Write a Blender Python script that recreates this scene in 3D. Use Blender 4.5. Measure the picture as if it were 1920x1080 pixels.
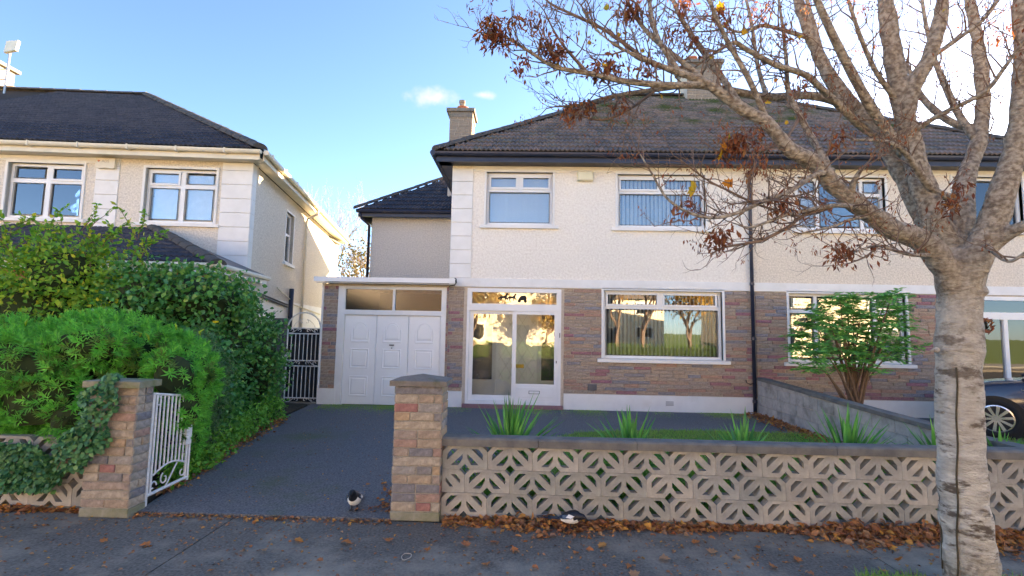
import bpy, bmesh, math, random
import numpy as np
from mathutils import Vector, Matrix, Euler, noise as mnoise
from mathutils.geometry import tessellate_polygon
R = math.radians
random.seed(7); rng = np.random.default_rng(7)
scene = bpy.context.scene
for o in list(bpy.data.objects): bpy.data.objects.remove(o)
C = scene.collection

# ------------------------------------------------------------------ camera
F_PX, CAM_H = 900.0, 1.665
PITCH, YAW, ROLL = R(5.0), R(1.46), R(1.06)
cd = bpy.data.cameras.new('camera'); cam = bpy.data.objects.new('camera', cd); C.objects.link(cam)
cd.sensor_width = 36; cd.lens = F_PX/1920*36; cd.clip_start = .05; cd.clip_end = 3000
CAMR = Matrix.Rotation(YAW, 3, 'Z') @ Matrix.Rotation(math.pi/2+PITCH, 3, 'X') @ Matrix.Rotation(ROLL, 3, 'Z')
cam.matrix_world = Matrix.Translation((0, 0, CAM_H)) @ CAMR.to_4x4()
scene.camera = cam
def at(px, py, Y):            # survey: the point at depth Y that the photograph shows at (px, py)
    d = CAMR @ Vector(((px-960)/F_PX, -(py-540)/F_PX, -1)); t = Y/d.y
    return Vector((d.x*t, Y, CAM_H+d.z*t))

# ------------------------------------------------------------------ sky, sun, exposure
SUN_AZ, SUN_EL = R(44), R(15)
w = bpy.data.worlds.new('World'); scene.world = w; w.use_nodes = True
nt = w.node_tree; nd = nt.nodes; lk = nt.links; nd.clear()
out = nd.new('ShaderNodeOutputWorld'); bg = nd.new('ShaderNodeBackground'); bg.inputs[1].default_value = .05
sky = nd.new('ShaderNodeTexSky'); sky.sky_type = 'NISHITA'; sky.sun_disc = False
sky.sun_elevation = SUN_EL; sky.sun_rotation = SUN_AZ; sky.air_density = .6; sky.dust_density = .2; sky.ozone_density = 1.8
# two small fair-weather clouds: soft noise inside an oval of sky
tc = nd.new('ShaderNodeTexCoord'); acc = None
for d, sx, sz in ((at(812, 184, 100), .062, .02), (at(906, 178, 100), .03, .01)):
    d = (d-Vector((0, 0, CAM_H))).normalized()
    mp = nd.new('ShaderNodeVectorMath'); mp.operation = 'SUBTRACT'; mp.inputs[1].default_value = d; lk.new(tc.outputs['Generated'], mp.inputs[0])
    sc = nd.new('ShaderNodeVectorMath'); sc.operation = 'MULTIPLY'; sc.inputs[1].default_value = (1/sx, 1/sx, 1/sz); lk.new(mp.outputs[0], sc.inputs[0])
    ln = nd.new('ShaderNodeVectorMath'); ln.operation = 'LENGTH'; lk.new(sc.outputs[0], ln.inputs[0])
    nz = nd.new('ShaderNodeTexNoise'); nz.inputs['Scale'].default_value = 38; nz.inputs['Detail'].default_value = 6; lk.new(tc.outputs['Generated'], nz.inputs['Vector'])
    ad = nd.new('ShaderNodeMath'); ad.operation = 'MULTIPLY_ADD'; ad.inputs[1].default_value = 1.5; lk.new(nz.outputs[0], ad.inputs[0]); lk.new(ln.outputs['Value'], ad.inputs[2])
    mr = nd.new('ShaderNodeMapRange'); mr.interpolation_type = 'SMOOTHSTEP'; mr.inputs[1].default_value = 1.75; mr.inputs[2].default_value = .6; lk.new(ad.outputs[0], mr.inputs[0])
    if acc is None: acc = mr.outputs[0]
    else:
        mx = nd.new('ShaderNodeMath'); mx.operation = 'MAXIMUM'; lk.new(acc, mx.inputs[0]); lk.new(mr.outputs[0], mx.inputs[1]); acc = mx.outputs[0]
cm = nd.new('ShaderNodeMix'); cm.data_type = 'RGBA'; cm.inputs['B'].default_value = (2.3, 2.12, 2.05, 1)
sm = nd.new('ShaderNodeMath'); sm.operation = 'MULTIPLY'; sm.inputs[1].default_value = .8; lk.new(acc, sm.inputs[0])
lk.new(sm.outputs[0], cm.inputs['Factor']); lk.new(sky.outputs[0], cm.inputs['A']); lk.new(cm.outputs['Result'], bg.inputs[0]); lk.new(bg.outputs[0], out.inputs[0])
sd = bpy.data.lights.new('sun', 'SUN'); sd.energy = 5.0; sd.angle = R(.5); sd.color = (1, .74, .45)
sun = bpy.data.objects.new('sun', sd); C.objects.link(sun); sun.location = (20, 20, 20)
sdir = Vector((math.sin(SUN_AZ)*math.cos(SUN_EL), math.cos(SUN_AZ)*math.cos(SUN_EL), math.sin(SUN_EL)))
sun.rotation_euler = sdir.to_track_quat('Z', 'Y').to_euler()
vs = scene.view_settings; vs.view_transform = 'Standard'; vs.look = 'None'; vs.exposure = 3.52; vs.gamma = 1; vs.use_curve_mapping = False

# ------------------------------------------------------------------ materials
MATS = {}
def M(name, c1=(.5, .5, .5), c2=None, scale=6, rough=.75, bump=0, bscale=60, bdist=.01, rnd=None, isl=None, spec=.3, metal=0, trans=0, vor=False, var=.0, stain=None, sscale=2, slo=.5, shi=.7, stretch=None, coat=0, bdetail=4):
    m = bpy.data.materials.new(name); m.use_nodes = True; n = m.node_tree.nodes; l = m.node_tree.links
    p = n['Principled BSDF']; p.inputs['Roughness'].default_value = rough; p.inputs['Specular IOR Level'].default_value = spec; p.inputs['Metallic'].default_value = metal
    if coat: p.inputs['Coat Weight'].default_value = coat; p.inputs['Coat Roughness'].default_value = .05
    t = n.new('ShaderNodeTexCoord'); co = t.outputs['Object']
    if stretch:
        mp = n.new('ShaderNodeMapping'); mp.inputs['Scale'].default_value = stretch; l.new(co, mp.inputs['Vector']); co = mp.outputs[0]
    def noise(s, d=5, r=.6):
        x = n.new('ShaderNodeTexNoise'); x.inputs['Scale'].default_value = s; x.inputs['Detail'].default_value = d; x.inputs['Roughness'].default_value = r; l.new(co, x.inputs['Vector']); return x
    def mix(f, a, b, mode='MIX'):
        x = n.new('ShaderNodeMix'); x.data_type = 'RGBA'; x.blend_type = mode
        for s, v in ((x.inputs['Factor'], f), (x.inputs['A'], a), (x.inputs['B'], b)):
            if hasattr(v, 'links'): l.new(v, s)
            elif isinstance(v, (int, float)): s.default_value = v
            else: s.default_value = (*v, 1)
        return x.outputs['Result']
    col = None
    src = None
    if rnd: src = n.new('ShaderNodeObjectInfo').outputs['Random']; lst = rnd
    if isl: src = n.new('ShaderNodeNewGeometry').outputs['Random Per Island']; lst = isl
    if src is not None:
        cr = n.new('ShaderNodeValToRGB'); cr.color_ramp.interpolation = 'CONSTANT' if rnd else 'LINEAR'; e = cr.color_ramp.elements
        while len(e) < len(lst): e.new(.5)
        for i, c in enumerate(lst): e[i].position = i/len(lst) if rnd else i/max(1, len(lst)-1); e[i].color = (*c, 1)
        l.new(src, cr.inputs[0]); col = cr.outputs[0]
        if var:
            nz = noise(scale); g = n.new('ShaderNodeMapRange'); g.inputs[1].default_value = .3; g.inputs[2].default_value = .7; g.inputs[3].default_value = 1-var; g.inputs[4].default_value = 1+var; l.new(nz.outputs[0], g.inputs[0])
            col = mix(1.0, col, g.outputs[0], 'MULTIPLY')
    elif c2 is not None:
        nz = noise(scale); g = n.new('ShaderNodeMapRange'); g.inputs[1].default_value = .36; g.inputs[2].default_value = .64; l.new(nz.outputs[0], g.inputs[0]); col = mix(g.outputs[0], c1, c2)
    if stain:
        nz = noise(sscale, 8, .65); g = n.new('ShaderNodeMapRange'); g.inputs[1].default_value = slo; g.inputs[2].default_value = shi; l.new(nz.outputs[0], g.inputs[0]); col = mix(g.outputs[0], col if col is not None else c1, stain)
    if col is not None: l.new(col, p.inputs['Base Color'])
    else: p.inputs['Base Color'].default_value = (*c1, 1)
    if bump:
        if vor:
            x = n.new('ShaderNodeTexVoronoi'); x.inputs['Scale'].default_value = bscale; l.new(co, x.inputs['Vector']); h = x.outputs['Distance']
        else: h = noise(bscale, bdetail).outputs[0]
        b = n.new('ShaderNodeBump'); b.inputs['Strength'].default_value = bump; b.inputs['Distance'].default_value = bdist; l.new(h, b.inputs['Height']); l.new(b.outputs[0], p.inputs['Normal'])
    if trans:
        o = n['Material Output']; tr = n.new('ShaderNodeBsdfTranslucent'); ms = n.new('ShaderNodeMixShader'); ms.inputs[0].default_value = trans
        if col is not None: l.new(col, tr.inputs[0])
        else: tr.inputs[0].default_value = (*c1, 1)
        l.new(p.outputs[0], ms.inputs[1]); l.new(tr.outputs[0], ms.inputs[2]); l.new(ms.outputs[0], o.inputs[0])
    MATS[name] = m; return m
def bark_height(m):
    n = m.node_tree.nodes; l = m.node_tree.links; p = n['Principled BSDF']; src = p.inputs['Base Color'].links[0].from_socket
    t = n.new('ShaderNodeTexCoord'); x = n.new('ShaderNodeSeparateXYZ'); l.new(t.outputs['Object'], x.inputs[0]); nz = n.new('ShaderNodeTexNoise'); nz.inputs['Scale'].default_value = 5; l.new(t.outputs['Object'], nz.inputs['Vector'])
    a = n.new('ShaderNodeMath'); a.operation = 'MULTIPLY_ADD'; a.inputs[1].default_value = .9; l.new(nz.outputs[0], a.inputs[0]); l.new(x.outputs['Z'], a.inputs[2])
    g = n.new('ShaderNodeMapRange'); g.inputs[1].default_value = 1.5; g.inputs[2].default_value = 3.0; l.new(a.outputs[0], g.inputs[0])
    h = n.new('ShaderNodeMapRange'); h.inputs[1].default_value = .75; h.inputs[2].default_value = .5; l.new(a.outputs[0], h.inputs[0])
    mx = n.new('ShaderNodeMath'); mx.operation = 'MAXIMUM'; l.new(g.outputs[0], mx.inputs[0]); l.new(h.outputs[0], mx.inputs[1])
    x2 = n.new('ShaderNodeTexNoise'); x2.inputs['Scale'].default_value = 38; x2.inputs['Detail'].default_value = 8; l.new(t.outputs['Object'], x2.inputs['Vector']); r = n.new('ShaderNodeValToRGB'); r.color_ramp.elements[0].position = .38; r.color_ramp.elements[0].color = (.22, .18, .14, 1); r.color_ramp.elements[1].position = .62; r.color_ramp.elements[1].color = (.48, .43, .35, 1); l.new(x2.outputs[0], r.inputs[0])
    k = n.new('ShaderNodeMix'); k.data_type = 'RGBA'; l.new(mx.outputs[0], k.inputs['Factor']); l.new(src, k.inputs['A']); l.new(r.outputs[0], k.inputs['B']); l.new(k.outputs['Result'], p.inputs['Base Color'])
def glassmat(name, tint, refl, rough=.0, wob=0):
    m = bpy.data.materials.new(name); m.use_nodes = True; n = m.node_tree.nodes; l = m.node_tree.links; n.clear()
    o = n.new('ShaderNodeOutputMaterial'); tr = n.new('ShaderNodeBsdfTransparent'); tr.inputs[0].default_value = (*tint, 1)
    gl = n.new('ShaderNodeBsdfGlossy'); gl.inputs['Roughness'].default_value = rough; gl.inputs[0].default_value = (.97, .98, 1, 1)
    lw = n.new('ShaderNodeLayerWeight'); lw.inputs[0].default_value = .35
    mr = n.new('ShaderNodeMapRange'); mr.inputs[3].default_value = refl; mr.inputs[4].default_value = 1; l.new(lw.outputs['Fresnel'], mr.inputs[0])
    ms = n.new('ShaderNodeMixShader'); l.new(mr.outputs[0], ms.inputs[0]); l.new(tr.outputs[0], ms.inputs[1]); l.new(gl.outputs[0], ms.inputs[2]); l.new(ms.outputs[0], o.inputs[0])
    if wob:
        t = n.new('ShaderNodeTexCoord'); nz = n.new('ShaderNodeTexNoise'); nz.inputs['Scale'].default_value = 2.2; l.new(t.outputs['Object'], nz.inputs['Vector'])
        b = n.new('ShaderNodeBump'); b.inputs['Strength'].default_value = wob; b.inputs['Distance'].default_value = .02; l.new(nz.outputs[0], b.inputs['Height']); l.new(b.outputs[0], gl.inputs['Normal'])
    MATS[name] = m; return m
M('dash_cream', (.92, .87, .78), (.78, .72, .63), scale=24, rough=.95, bump=.55, bscale=20, bdist=.03, bdetail=2, stain=(.84, .79, .70), sscale=.7, slo=.5, shi=.8)
M('dash_beige', (.86, .77, .64), (.64, .56, .45), scale=30, rough=.95, bump=.55, bscale=26, bdist=.03, bdetail=2)
M('dash_grey', (.80, .74, .64), (.60, .55, .47), scale=26, rough=.95, bump=.55, bscale=22, bdist=.03, bdetail=2)
M('dash_rear', (.72, .69, .64), (.54, .52, .48), scale=28, rough=.95, bump=.5, bscale=22, bdist=.03, bdetail=2)
M('white_paint', (.84, .83, .80), (.77, .76, .73), scale=2.5, rough=.6, bump=.15, bscale=20, stain=(.70, .67, .60), sscale=1.6, slo=.6, shi=.85)
M('white_upvc', (.84, .84, .83), (.79, .79, .78), scale=3, rough=.35, spec=.45)
M('white_door', (.90, .90, .88), (.86, .86, .85), scale=1.5, rough=.45)
M('cream_plastic', (.78, .72, .58), (.70, .64, .50), scale=4, rough=.45)
M('alarm_cream', (.82, .77, .55), (.76, .71, .48), scale=4, rough=.4)
M('navy', (.018, .024, .05), (.03, .035, .06), scale=5, rough=.4, spec=.5)
M('interior', (.16, .14, .12), (.13, .11, .09), scale=2, rough=.9)
M('blind', (.84, .84, .82), (.78, .78, .76), scale=3, rough=.9, trans=.3)
M('curtain', (.80, .78, .72), (.72, .70, .63), scale=5, rough=.9, trans=.25)
BR = [(0.399, 0.290, 0.217), (0.342, 0.280, 0.239), (0.408, 0.260, 0.194), (0.370, 0.300, 0.239), (0.323, 0.170, 0.182), (0.257, 0.240, 0.251), (0.408, 0.310, 0.228), (0.351, 0.290, 0.251), (0.389, 0.310, 0.239), (0.266, 0.260, 0.285), (0.380, 0.250, 0.194), (0.361, 0.290, 0.228), (0.314, 0.160, 0.194), (0.380, 0.310, 0.251)]
M('facing_brick', rnd=BR, var=.3, scale=28, rough=.95, bump=1, bscale=45, bdist=.02)
M('mortar', (.62, .54, .44), (.52, .45, .36), scale=20, rough=.95, bump=.5, bscale=70)
PB = [(.36, .28, .21), (.40, .34, .27), (.24, .22, .21), (.38, .30, .22), (.34, .17, .15), (.32, .29, .26), (.42, .30, .19), (.21, .20, .21), (.39, .33, .26), (.34, .27, .22), (.36, .24, .19), (.40, .33, .25)]
M('pier_brick', rnd=PB, var=.3, scale=26, rough=.95, bump=1, bscale=55, bdist=.012, stain=(.22, .21, .13), sscale=3, slo=.58, shi=.75)
M('pier_mortar', (.38, .35, .30), (.30, .28, .23), scale=20, rough=.95, bump=.5, bscale=70)
M('moss_concrete', (.25, .24, .17), (.33, .31, .25), scale=8, rough=.95, bump=.8, bscale=40, stain=(.16, .17, .07), sscale=5, slo=.45, shi=.7)
M('screen_block', rnd=[(.38, .355, .31), (.34, .32, .285), (.41, .38, .33), (.36, .345, .31), (.32, .31, .275)], var=.22, scale=8, rough=.95, bump=.7, bscale=90, bdist=.006, stain=(.17, .165, .125), sscale=3.2, slo=.50, shi=.72)
M('coping', (.13, .125, .12), (.20, .19, .17), scale=7, rough=.95, bump=.7, bscale=60, stain=(.40, .27, .08), sscale=4, slo=.66, shi=.78)
M('cap_stone', (.17, .15, .13), (.24, .21, .18), scale=9, rough=.95, bump=.8, bscale=50, stain=(.12, .12, .07), sscale=6, slo=.55, shi=.7)
M('divider_block', (0.500, 0.475, 0.438), (0.375, 0.356, 0.331), scale=7, rough=.95, bump=.8, bscale=70, stain=(.22, .21, .18), sscale=3, slo=.5, shi=.7)
M('grey_wall', (.10, .10, .10), (.15, .145, .14), scale=4, rough=.95, bump=.5, bscale=50)
M('tarmac', (.085, .087, .092), (.215, .215, .22), scale=55, rough=.85, bump=1, bscale=70, bdist=.012, stain=(.10, .13, .05), sscale=.5, slo=.55, shi=.75)
M('pavement_m', (.105, .093, .080), (.215, .188, .155), scale=48, rough=.9, bump=.8, bscale=70, bdist=.008, stain=(.34, .295, .23), sscale=1.1, slo=.47, shi=.66)
M('road_m', (.045, .045, .047), (.06, .06, .06), scale=60, rough=.9, bump=.5, bscale=100)
M('kerb_m', (.3, .29, .27), (.24, .23, .21), scale=10, rough=.9, bump=.4)
M('earth', (.055, .045, .032), (.09, .075, .05), scale=12, rough=1, bump=1, bscale=30, bdist=.03)
M('grass_ground', (.12, .18, .04), (.17, .23, .055), scale=9, rough=1, bump=.6, bscale=60)
M('tile_dark', rnd=[(.040, .044, .062), (.052, .056, .074), (.064, .064, .078), (.046, .050, .068)], var=.35, scale=14, rough=.75, bump=.6, bscale=60)
M('tile_dark_mass', isl=[(.040, .044, .062), (.064, .064, .078)], var=.35, scale=14, rough=.75)
M('tile_brown', rnd=[(0.147, 0.123, 0.113), (0.183, 0.147, 0.127), (0.123, 0.111, 0.104), (0.167, 0.147, 0.123), (0.209, 0.157, 0.133)], var=.4, scale=12, rough=.85, bump=.6, bscale=60, stain=(.045, .06, .016), sscale=1.1, slo=.54, shi=.68)
M('tile_brown_mass', isl=[(0.123, 0.111, 0.104), (0.209, 0.157, 0.133)], var=.4, scale=12, rough=.85, stain=(.05, .07, .016), sscale=1.1, slo=.48, shi=.64)
M('roof_deck', (0.028, 0.025, 0.024), rough=.95)
M('ridge_m', (.075, .068, .066), (.11, .10, .09), scale=16, rough=.95, bump=.8, bscale=50, stain=(.26, .15, .04), sscale=3.5, slo=.66, shi=.74)
M('chimney_m', (.24, .19, .15), (.30, .25, .20), scale=20, rough=.95, bump=.8, bscale=40)
M('pot', (.45, .14, .07), (.5, .2, .1), scale=8, rough=.8)
M('galv', (.42, .42, .42), (.34, .34, .34), scale=10, rough=.45, metal=.7)
M('white_metal', (.80, .80, .79), (.68, .66, .63), scale=20, rough=.5, stain=(.34, .20, .11), sscale=9, slo=.66, shi=.78)
M('dark_board', (.022, .024, .03), (.032, .034, .04), scale=6, rough=.7)
M('brass', (.55, .38, .10), rough=.3, metal=.9)
M('black', (.012, .012, .013), rough=.5)
M('dark_metal', (.05, .05, .05), rough=.4, metal=.6)
M('lattice', (.62, .62, .60), rough=.5)
M('gasket', (.16, .16, .16), rough=.7)
M('step_m', (.24, .13, .14), (.32, .19, .19), scale=40, rough=.9, bump=.5)
M('bark', (.70, .66, .57), (.44, .39, .32), scale=7, rough=.95, bump=1, bscale=26, bdist=.03, stretch=(1, 1, 2.6), stain=(.15, .115, .085), sscale=4.2, slo=.53, shi=.60)
M('bark_thin', (.16, .11, .085), (.23, .165, .125), scale=12, rough=.9, bump=.5, bscale=40)
M('bark_grey', (.30, .27, .24), (.24, .21, .18), scale=12, rough=.95)
M('vine', (.06, .05, .03), (.10, .08, .05), scale=20, rough=.95)
M('leaf_yellow', rnd=[(.62, .36, .02), (.66, .44, .03), (.48, .40, .04), (.60, .24, .02)], var=.2, scale=30, rough=.6, trans=.4)
M('leaf_fallen', rnd=[(0.460, 0.172, 0.052), (0.529, 0.253, 0.069), (0.391, 0.161, 0.069), (0.598, 0.310, 0.069), (0.414, 0.230, 0.115)], var=.3, scale=30, rough=.7, trans=.15)
M('litter', isl=[(0.240, 0.102, 0.054), (0.504, 0.216, 0.060), (0.324, 0.156, 0.084), (0.660, 0.324, 0.060), (0.288, 0.108, 0.060), (0.528, 0.288, 0.132), (0.204, 0.102, 0.072), (0.432, 0.168, 0.060)], var=.25, scale=30, rough=.75, trans=.15)
M('seeds', isl=[(.23, .07, .04), (.34, .12, .05), (.14, .05, .035), (.42, .19, .06)], rough=.8, trans=.35)
M('hebe', rnd=[(.10, .21, .04), (.20, .34, .06), (0.160, 0.551, 0.064), (0.217, 0.667, 0.087), (0.131, 0.464, 0.072), (0.275, 0.700, 0.102)], var=.3, scale=6, rough=.45, trans=.3, spec=.4)
M('hebe_mass', isl=[(0.102, 0.377, 0.052), (0.246, 0.696, 0.087), (0.145, 0.493, 0.064)], rough=.45, trans=.3)
M('glossy', isl=[(0.045, 0.176, 0.045), (0.088, 0.277, 0.050), (0.126, 0.353, 0.063), (0.056, 0.202, 0.056), (0.227, 0.428, 0.076)], rough=.35, trans=.2, spec=.5)
M('yellowgreen', isl=[(0.224, 0.448, 0.034), (0.112, 0.314, 0.041), (0.381, 0.582, 0.045), (0.157, 0.381, 0.045), (0.627, 0.605, 0.045)], rough=.5, trans=.4)
M('smallleaf', isl=[(0.083, 0.187, 0.062), (0.135, 0.250, 0.083), (0.104, 0.156, 0.083)], rough=.6, trans=.25)
M('ivy', isl=[(0.035, 0.130, 0.060), (0.071, 0.190, 0.071), (0.119, 0.286, 0.084)], rough=.4, trans=.15)
M('low_green', isl=[(0.147, 0.420, 0.053), (0.252, 0.525, 0.063), (0.105, 0.294, 0.042)], rough=.5, trans=.3)
M('palm', rnd=[(0.116, 0.348, 0.070), (0.174, 0.464, 0.081), (0.232, 0.534, 0.116), (0.104, 0.278, 0.070)], var=.25, scale=5, rough=.45, trans=.2)
M('conifer', isl=[(0.086, 0.292, 0.069), (0.155, 0.447, 0.086), (0.116, 0.350, 0.086), (0.331, 0.661, 0.116)], rough=.5, trans=.25)
M('grass', isl=[(0.205, 0.408, 0.061), (0.312, 0.528, 0.096), (0.240, 0.432, 0.072), (0.480, 0.576, 0.144)], rough=.6, trans=.3)
M('stem', (.20, .13, .085), (.14, .09, .06), scale=15, rough=.9)
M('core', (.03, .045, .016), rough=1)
M('dull_leaf', isl=[(.10, .10, .035), (.16, .12, .05), (.07, .08, .03)], rough=.6, trans=.3)
M('autumn', isl=[(.42, .20, .03), (.50, .28, .04), (.36, .25, .05), (.28, .22, .05)], rough=.6, trans=.35)
M('hedge_leaf', isl=[(.07, .15, .03), (.11, .20, .035), (.14, .20, .03)], rough=.6, trans=.2)
M('car_paint', (.012, .014, .035), (.014, .016, .04), scale=2, rough=.25, spec=.5, coat=.8)
M('tyre', (.02, .02, .021), rough=.85)
M('alloy', (.62, .62, .63), rough=.25, metal=.85)
M('car_glass', (.012, .014, .018), rough=.05, spec=.7)
M('chrome', (.75, .75, .76), rough=.12, metal=1)
M('bird_black', (.010, .011, .016), rough=.45, spec=.5)
M('bird_white', (.82, .80, .76), rough=.8)
M('bird_blue', (.012, .03, .07), rough=.3, spec=.6)
M('red_toy', (.6, .06, .04), rough=.6)
M('heart', (.62, .22, .10), rough=.6)
M('print_grey', (.38, .34, .28), rough=.6)
M('flower', (.85, .68, .02), rough=.6, trans=.3)
M('rubber_white', (.50, .42, .34), rough=.6)
M('orange_brick', (.48, .22, .11), (.40, .18, .09), scale=14, rough=.95, bump=.4)
M('ochre_render', (.88, .77, .57), (.83, .71, .52), scale=3, rough=.9)  # warm tone picked for golden reflections and bounced light
glassmat('glass', (.84, .87, .87), .09, wob=.03)
glassmat('glass_sky', (.90, .93, .93), .09, wob=.05)
glassmat('glass_door', (.95, .97, .95), .07, wob=.12)
glassmat('glass_dim', (.5, .46, .46), .04, rough=.2, wob=.1)

bark_height(MATS['bark'])
# ------------------------------------------------------------------ helpers
OFF = {}
def thing(name, label, cat, loc=(0, 0, 0), rotz=0, group=None):
    o = bpy.data.objects.new(name, None); o.empty_display_size = .2; C.objects.link(o); o.location = loc; o.rotation_euler = (0, 0, rotz)
    o['label'] = label; o['category'] = cat
    if group: o['group'] = group
    OFF[o] = Vector(loc); return o
def tag(o, label, cat, group=None):
    o['label'] = label; o['category'] = cat
    if group: o['group'] = group
    return o
def link(name, me, mat, parent=None, loc=None, rot=None, kind=None):
    if mat is not None and not me.materials: me.materials.append(MATS[mat] if isinstance(mat, str) else mat)
    o = bpy.data.objects.new(name, me); C.objects.link(o)
    if parent is not None: o.parent = parent
    if loc is not None: o.location = loc
    if rot is not None: o.rotation_euler = rot
    if kind: o['kind'] = kind
    return o
class MB:
    def __init__(s): s.v = []; s.f = []
    def add(s, vs, fs):
        n = len(s.v); s.v += [tuple(x) for x in vs]; s.f += [tuple(i+n for i in f) for f in fs]; return s
    def quad(s, a, b, c, d): return s.add([a, b, c, d], [(0, 1, 2, 3)])
    def box(s, x0, x1, y0, y1, z0, z1):
        return s.add([(x0, y0, z0), (x1, y0, z0), (x1, y1, z0), (x0, y1, z0), (x0, y0, z1), (x1, y0, z1), (x1, y1, z1), (x0, y1, z1)],
                     [(0, 3, 2, 1), (4, 5, 6, 7), (0, 1, 5, 4), (1, 2, 6, 5), (2, 3, 7, 6), (3, 0, 4, 7)])
    def cbox(s, x0, x1, y0, y1, z0, z1, c=.006):       # box with a chamfered street-side (-y) face
        return s.add([(x0, y1, z0), (x1, y1, z0), (x1, y1, z1), (x0, y1, z1), (x0, y0+c, z0), (x1, y0+c, z0), (x1, y0+c, z1), (x0, y0+c, z1), (x0+c, y0, z0+c), (x1-c, y0, z0+c), (x1-c, y0, z1-c), (x0+c, y0, z1-c)],
                     [(0, 3, 2, 1), (0, 1, 5, 4), (1, 2, 6, 5), (2, 3, 7, 6), (3, 0, 4, 7), (4, 5, 9, 8), (5, 6, 10, 9), (6, 7, 11, 10), (7, 4, 8, 11), (8, 9, 10, 11)])
    def hexa(s, p):                                     # eight corners: bottom four, top four
        return s.add(p, [(0, 3, 2, 1), (4, 5, 6, 7), (0, 1, 5, 4), (1, 2, 6, 5), (2, 3, 7, 6), (3, 0, 4, 7)])
    def prism(s, loops, y0, y1, axis='y'):              # x-z outline (with holes) pushed along y
        def p(u, v, d): return (u, d, v) if axis == 'y' else ((d, u, v) if axis == 'x' else (u, v, d))
        flat = [q for lp in loops for q in lp]; tris = tessellate_polygon([[Vector((a, b, 0)) for a, b in lp] for lp in loops]); n = len(flat)
        fs = [tuple(t) for t in tris]+[tuple(i+n for i in reversed(t)) for t in tris]; k = 0
        for lp in loops:
            m = len(lp)
            for i in range(m): j = (i+1) % m; fs.append((k+i, k+j, k+j+n, k+i+n))
            k += m
        return s.add([p(a, b, y0) for a, b in flat]+[p(a, b, y1) for a, b in flat], fs)
    def tube(s, pts, rad, n=8, cap=True, squash=1):
        pts = [Vector(p) for p in pts]; m = len(pts)
        if not hasattr(rad, '__len__'): rad = [rad]*m
        up = None; vs = []
        for i, p in enumerate(pts):
            t = (pts[min(i+1, m-1)]-pts[max(i-1, 0)]); t = t.normalized() if t.length > 1e-9 else Vector((0, 0, 1))
            if up is None: up = Vector((0, 0, 1)) if abs(t.z) < .9 else Vector((0, 1, 0))
            a = t.cross(up); a = a.normalized() if a.length > 1e-6 else Vector((1, 0, 0)); b = a.cross(t).normalized(); up = b
            for k in range(n):
                g = 2*math.pi*k/n; vs.append(p+(a*math.cos(g)+b*math.sin(g)*squash)*rad[i])
        fs = [(i*n+k, i*n+(k+1) % n, (i+1)*n+(k+1) % n, (i+1)*n+k) for i in range(m-1) for k in range(n)]
        if cap: fs += [tuple(range(n-1, -1, -1)), tuple((m-1)*n+k for k in range(n))]
        return s.add(vs, fs)
    def lathe(s, c, prof, n=12):                        # prof: (radius, z)
        vs = [(c[0]+r*math.cos(2*math.pi*k/n), c[1]+r*math.sin(2*math.pi*k/n), c[2]+z) for r, z in prof for k in range(n)]
        fs = [(i*n+k, i*n+(k+1) % n, (i+1)*n+(k+1) % n, (i+1)*n+k) for i in range(len(prof)-1) for k in range(n)]
        return s.add(vs, fs+[tuple(range(n-1, -1, -1)), tuple((len(prof)-1)*n+k for k in range(n))])
    def mesh(s, name, off=(0, 0, 0), smooth=False):
        me = bpy.data.meshes.new(name); o = Vector(off); me.from_pydata([tuple(Vector(v)-o) for v in s.v], [], s.f)
        if smooth: me.polygons.foreach_set('use_smooth', [True]*len(me.polygons))
        me.update(); return me
    def build(s, name, mat, parent=None, smooth=False, kind=None, local=False):
        off = Vector()
        if parent is not None and not local:
            r = parent
            while r.parent: r = r.parent
            off = OFF.get(r, Vector())
        return link(name, s.mesh(name, off, smooth), mat, parent, kind=kind)
    def recalc(s): return s
def fix(o):
    bm = bmesh.new(); bm.from_mesh(o.data); bmesh.ops.recalc_face_normals(bm, faces=bm.faces); bm.to_mesh(o.data); bm.free(); return o
def top(name, mb, mat, kind='structure', smooth=False): return mb.build(name, mat, None, smooth, kind)
def arr_mesh(name, verts, faces):                       # numpy: verts (n,3), faces (m,k)
    me = bpy.data.meshes.new(name); nv = len(verts); m, k = faces.shape
    me.vertices.add(nv); me.vertices.foreach_set('co', np.ascontiguousarray(verts, np.float32).ravel())
    me.loops.add(m*k); me.loops.foreach_set('vertex_index', np.ascontiguousarray(faces, np.int32).ravel())
    me.polygons.add(m); me.polygons.foreach_set('loop_start', np.arange(0, m*k, k, dtype=np.int32))
    me.update(calc_edges=True); return me
def unit(a): return a/np.maximum(np.linalg.norm(a, axis=-1, keepdims=True), 1e-9)
OVAL = (np.array([(0, 0), (.35, .5), (.7, .38), (1, 0), (.7, -.38), (.35, -.5)]), [(0, 1, 2, 3), (0, 3, 4, 5)])
LANCE = (np.array([(0, 0), (.45, .5), (1, 0), (.45, -.5)]), [(0, 1, 2), (0, 2, 3)])
def leaf_mesh(name, pos, d, nrm, L, W, shape=OVAL, fold=.12, droop=.0):
    T, F = shape; n = len(pos); K = len(T); d = unit(d); s = unit(np.cross(d, nrm)); u = unit(np.cross(s, d))
    L = np.broadcast_to(np.asarray(L, float), (n,)); W = np.broadcast_to(np.asarray(W, float), (n,))
    v = (pos[:, None]+d[:, None]*(T[None, :, 0, None]*L[:, None, None])+s[:, None]*(T[None, :, 1, None]*W[:, None, None])
         + u[:, None]*((np.abs(T[None, :, 1])*2*fold*W[:, None]-droop*T[None, :, 0]**2*L[:, None])[..., None]))
    f = (np.array(F)[None]+(np.arange(n)*K)[:, None, None]).reshape(-1, len(F[0]))
    return arr_mesh(name, v.reshape(-1, 3), f)
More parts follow.
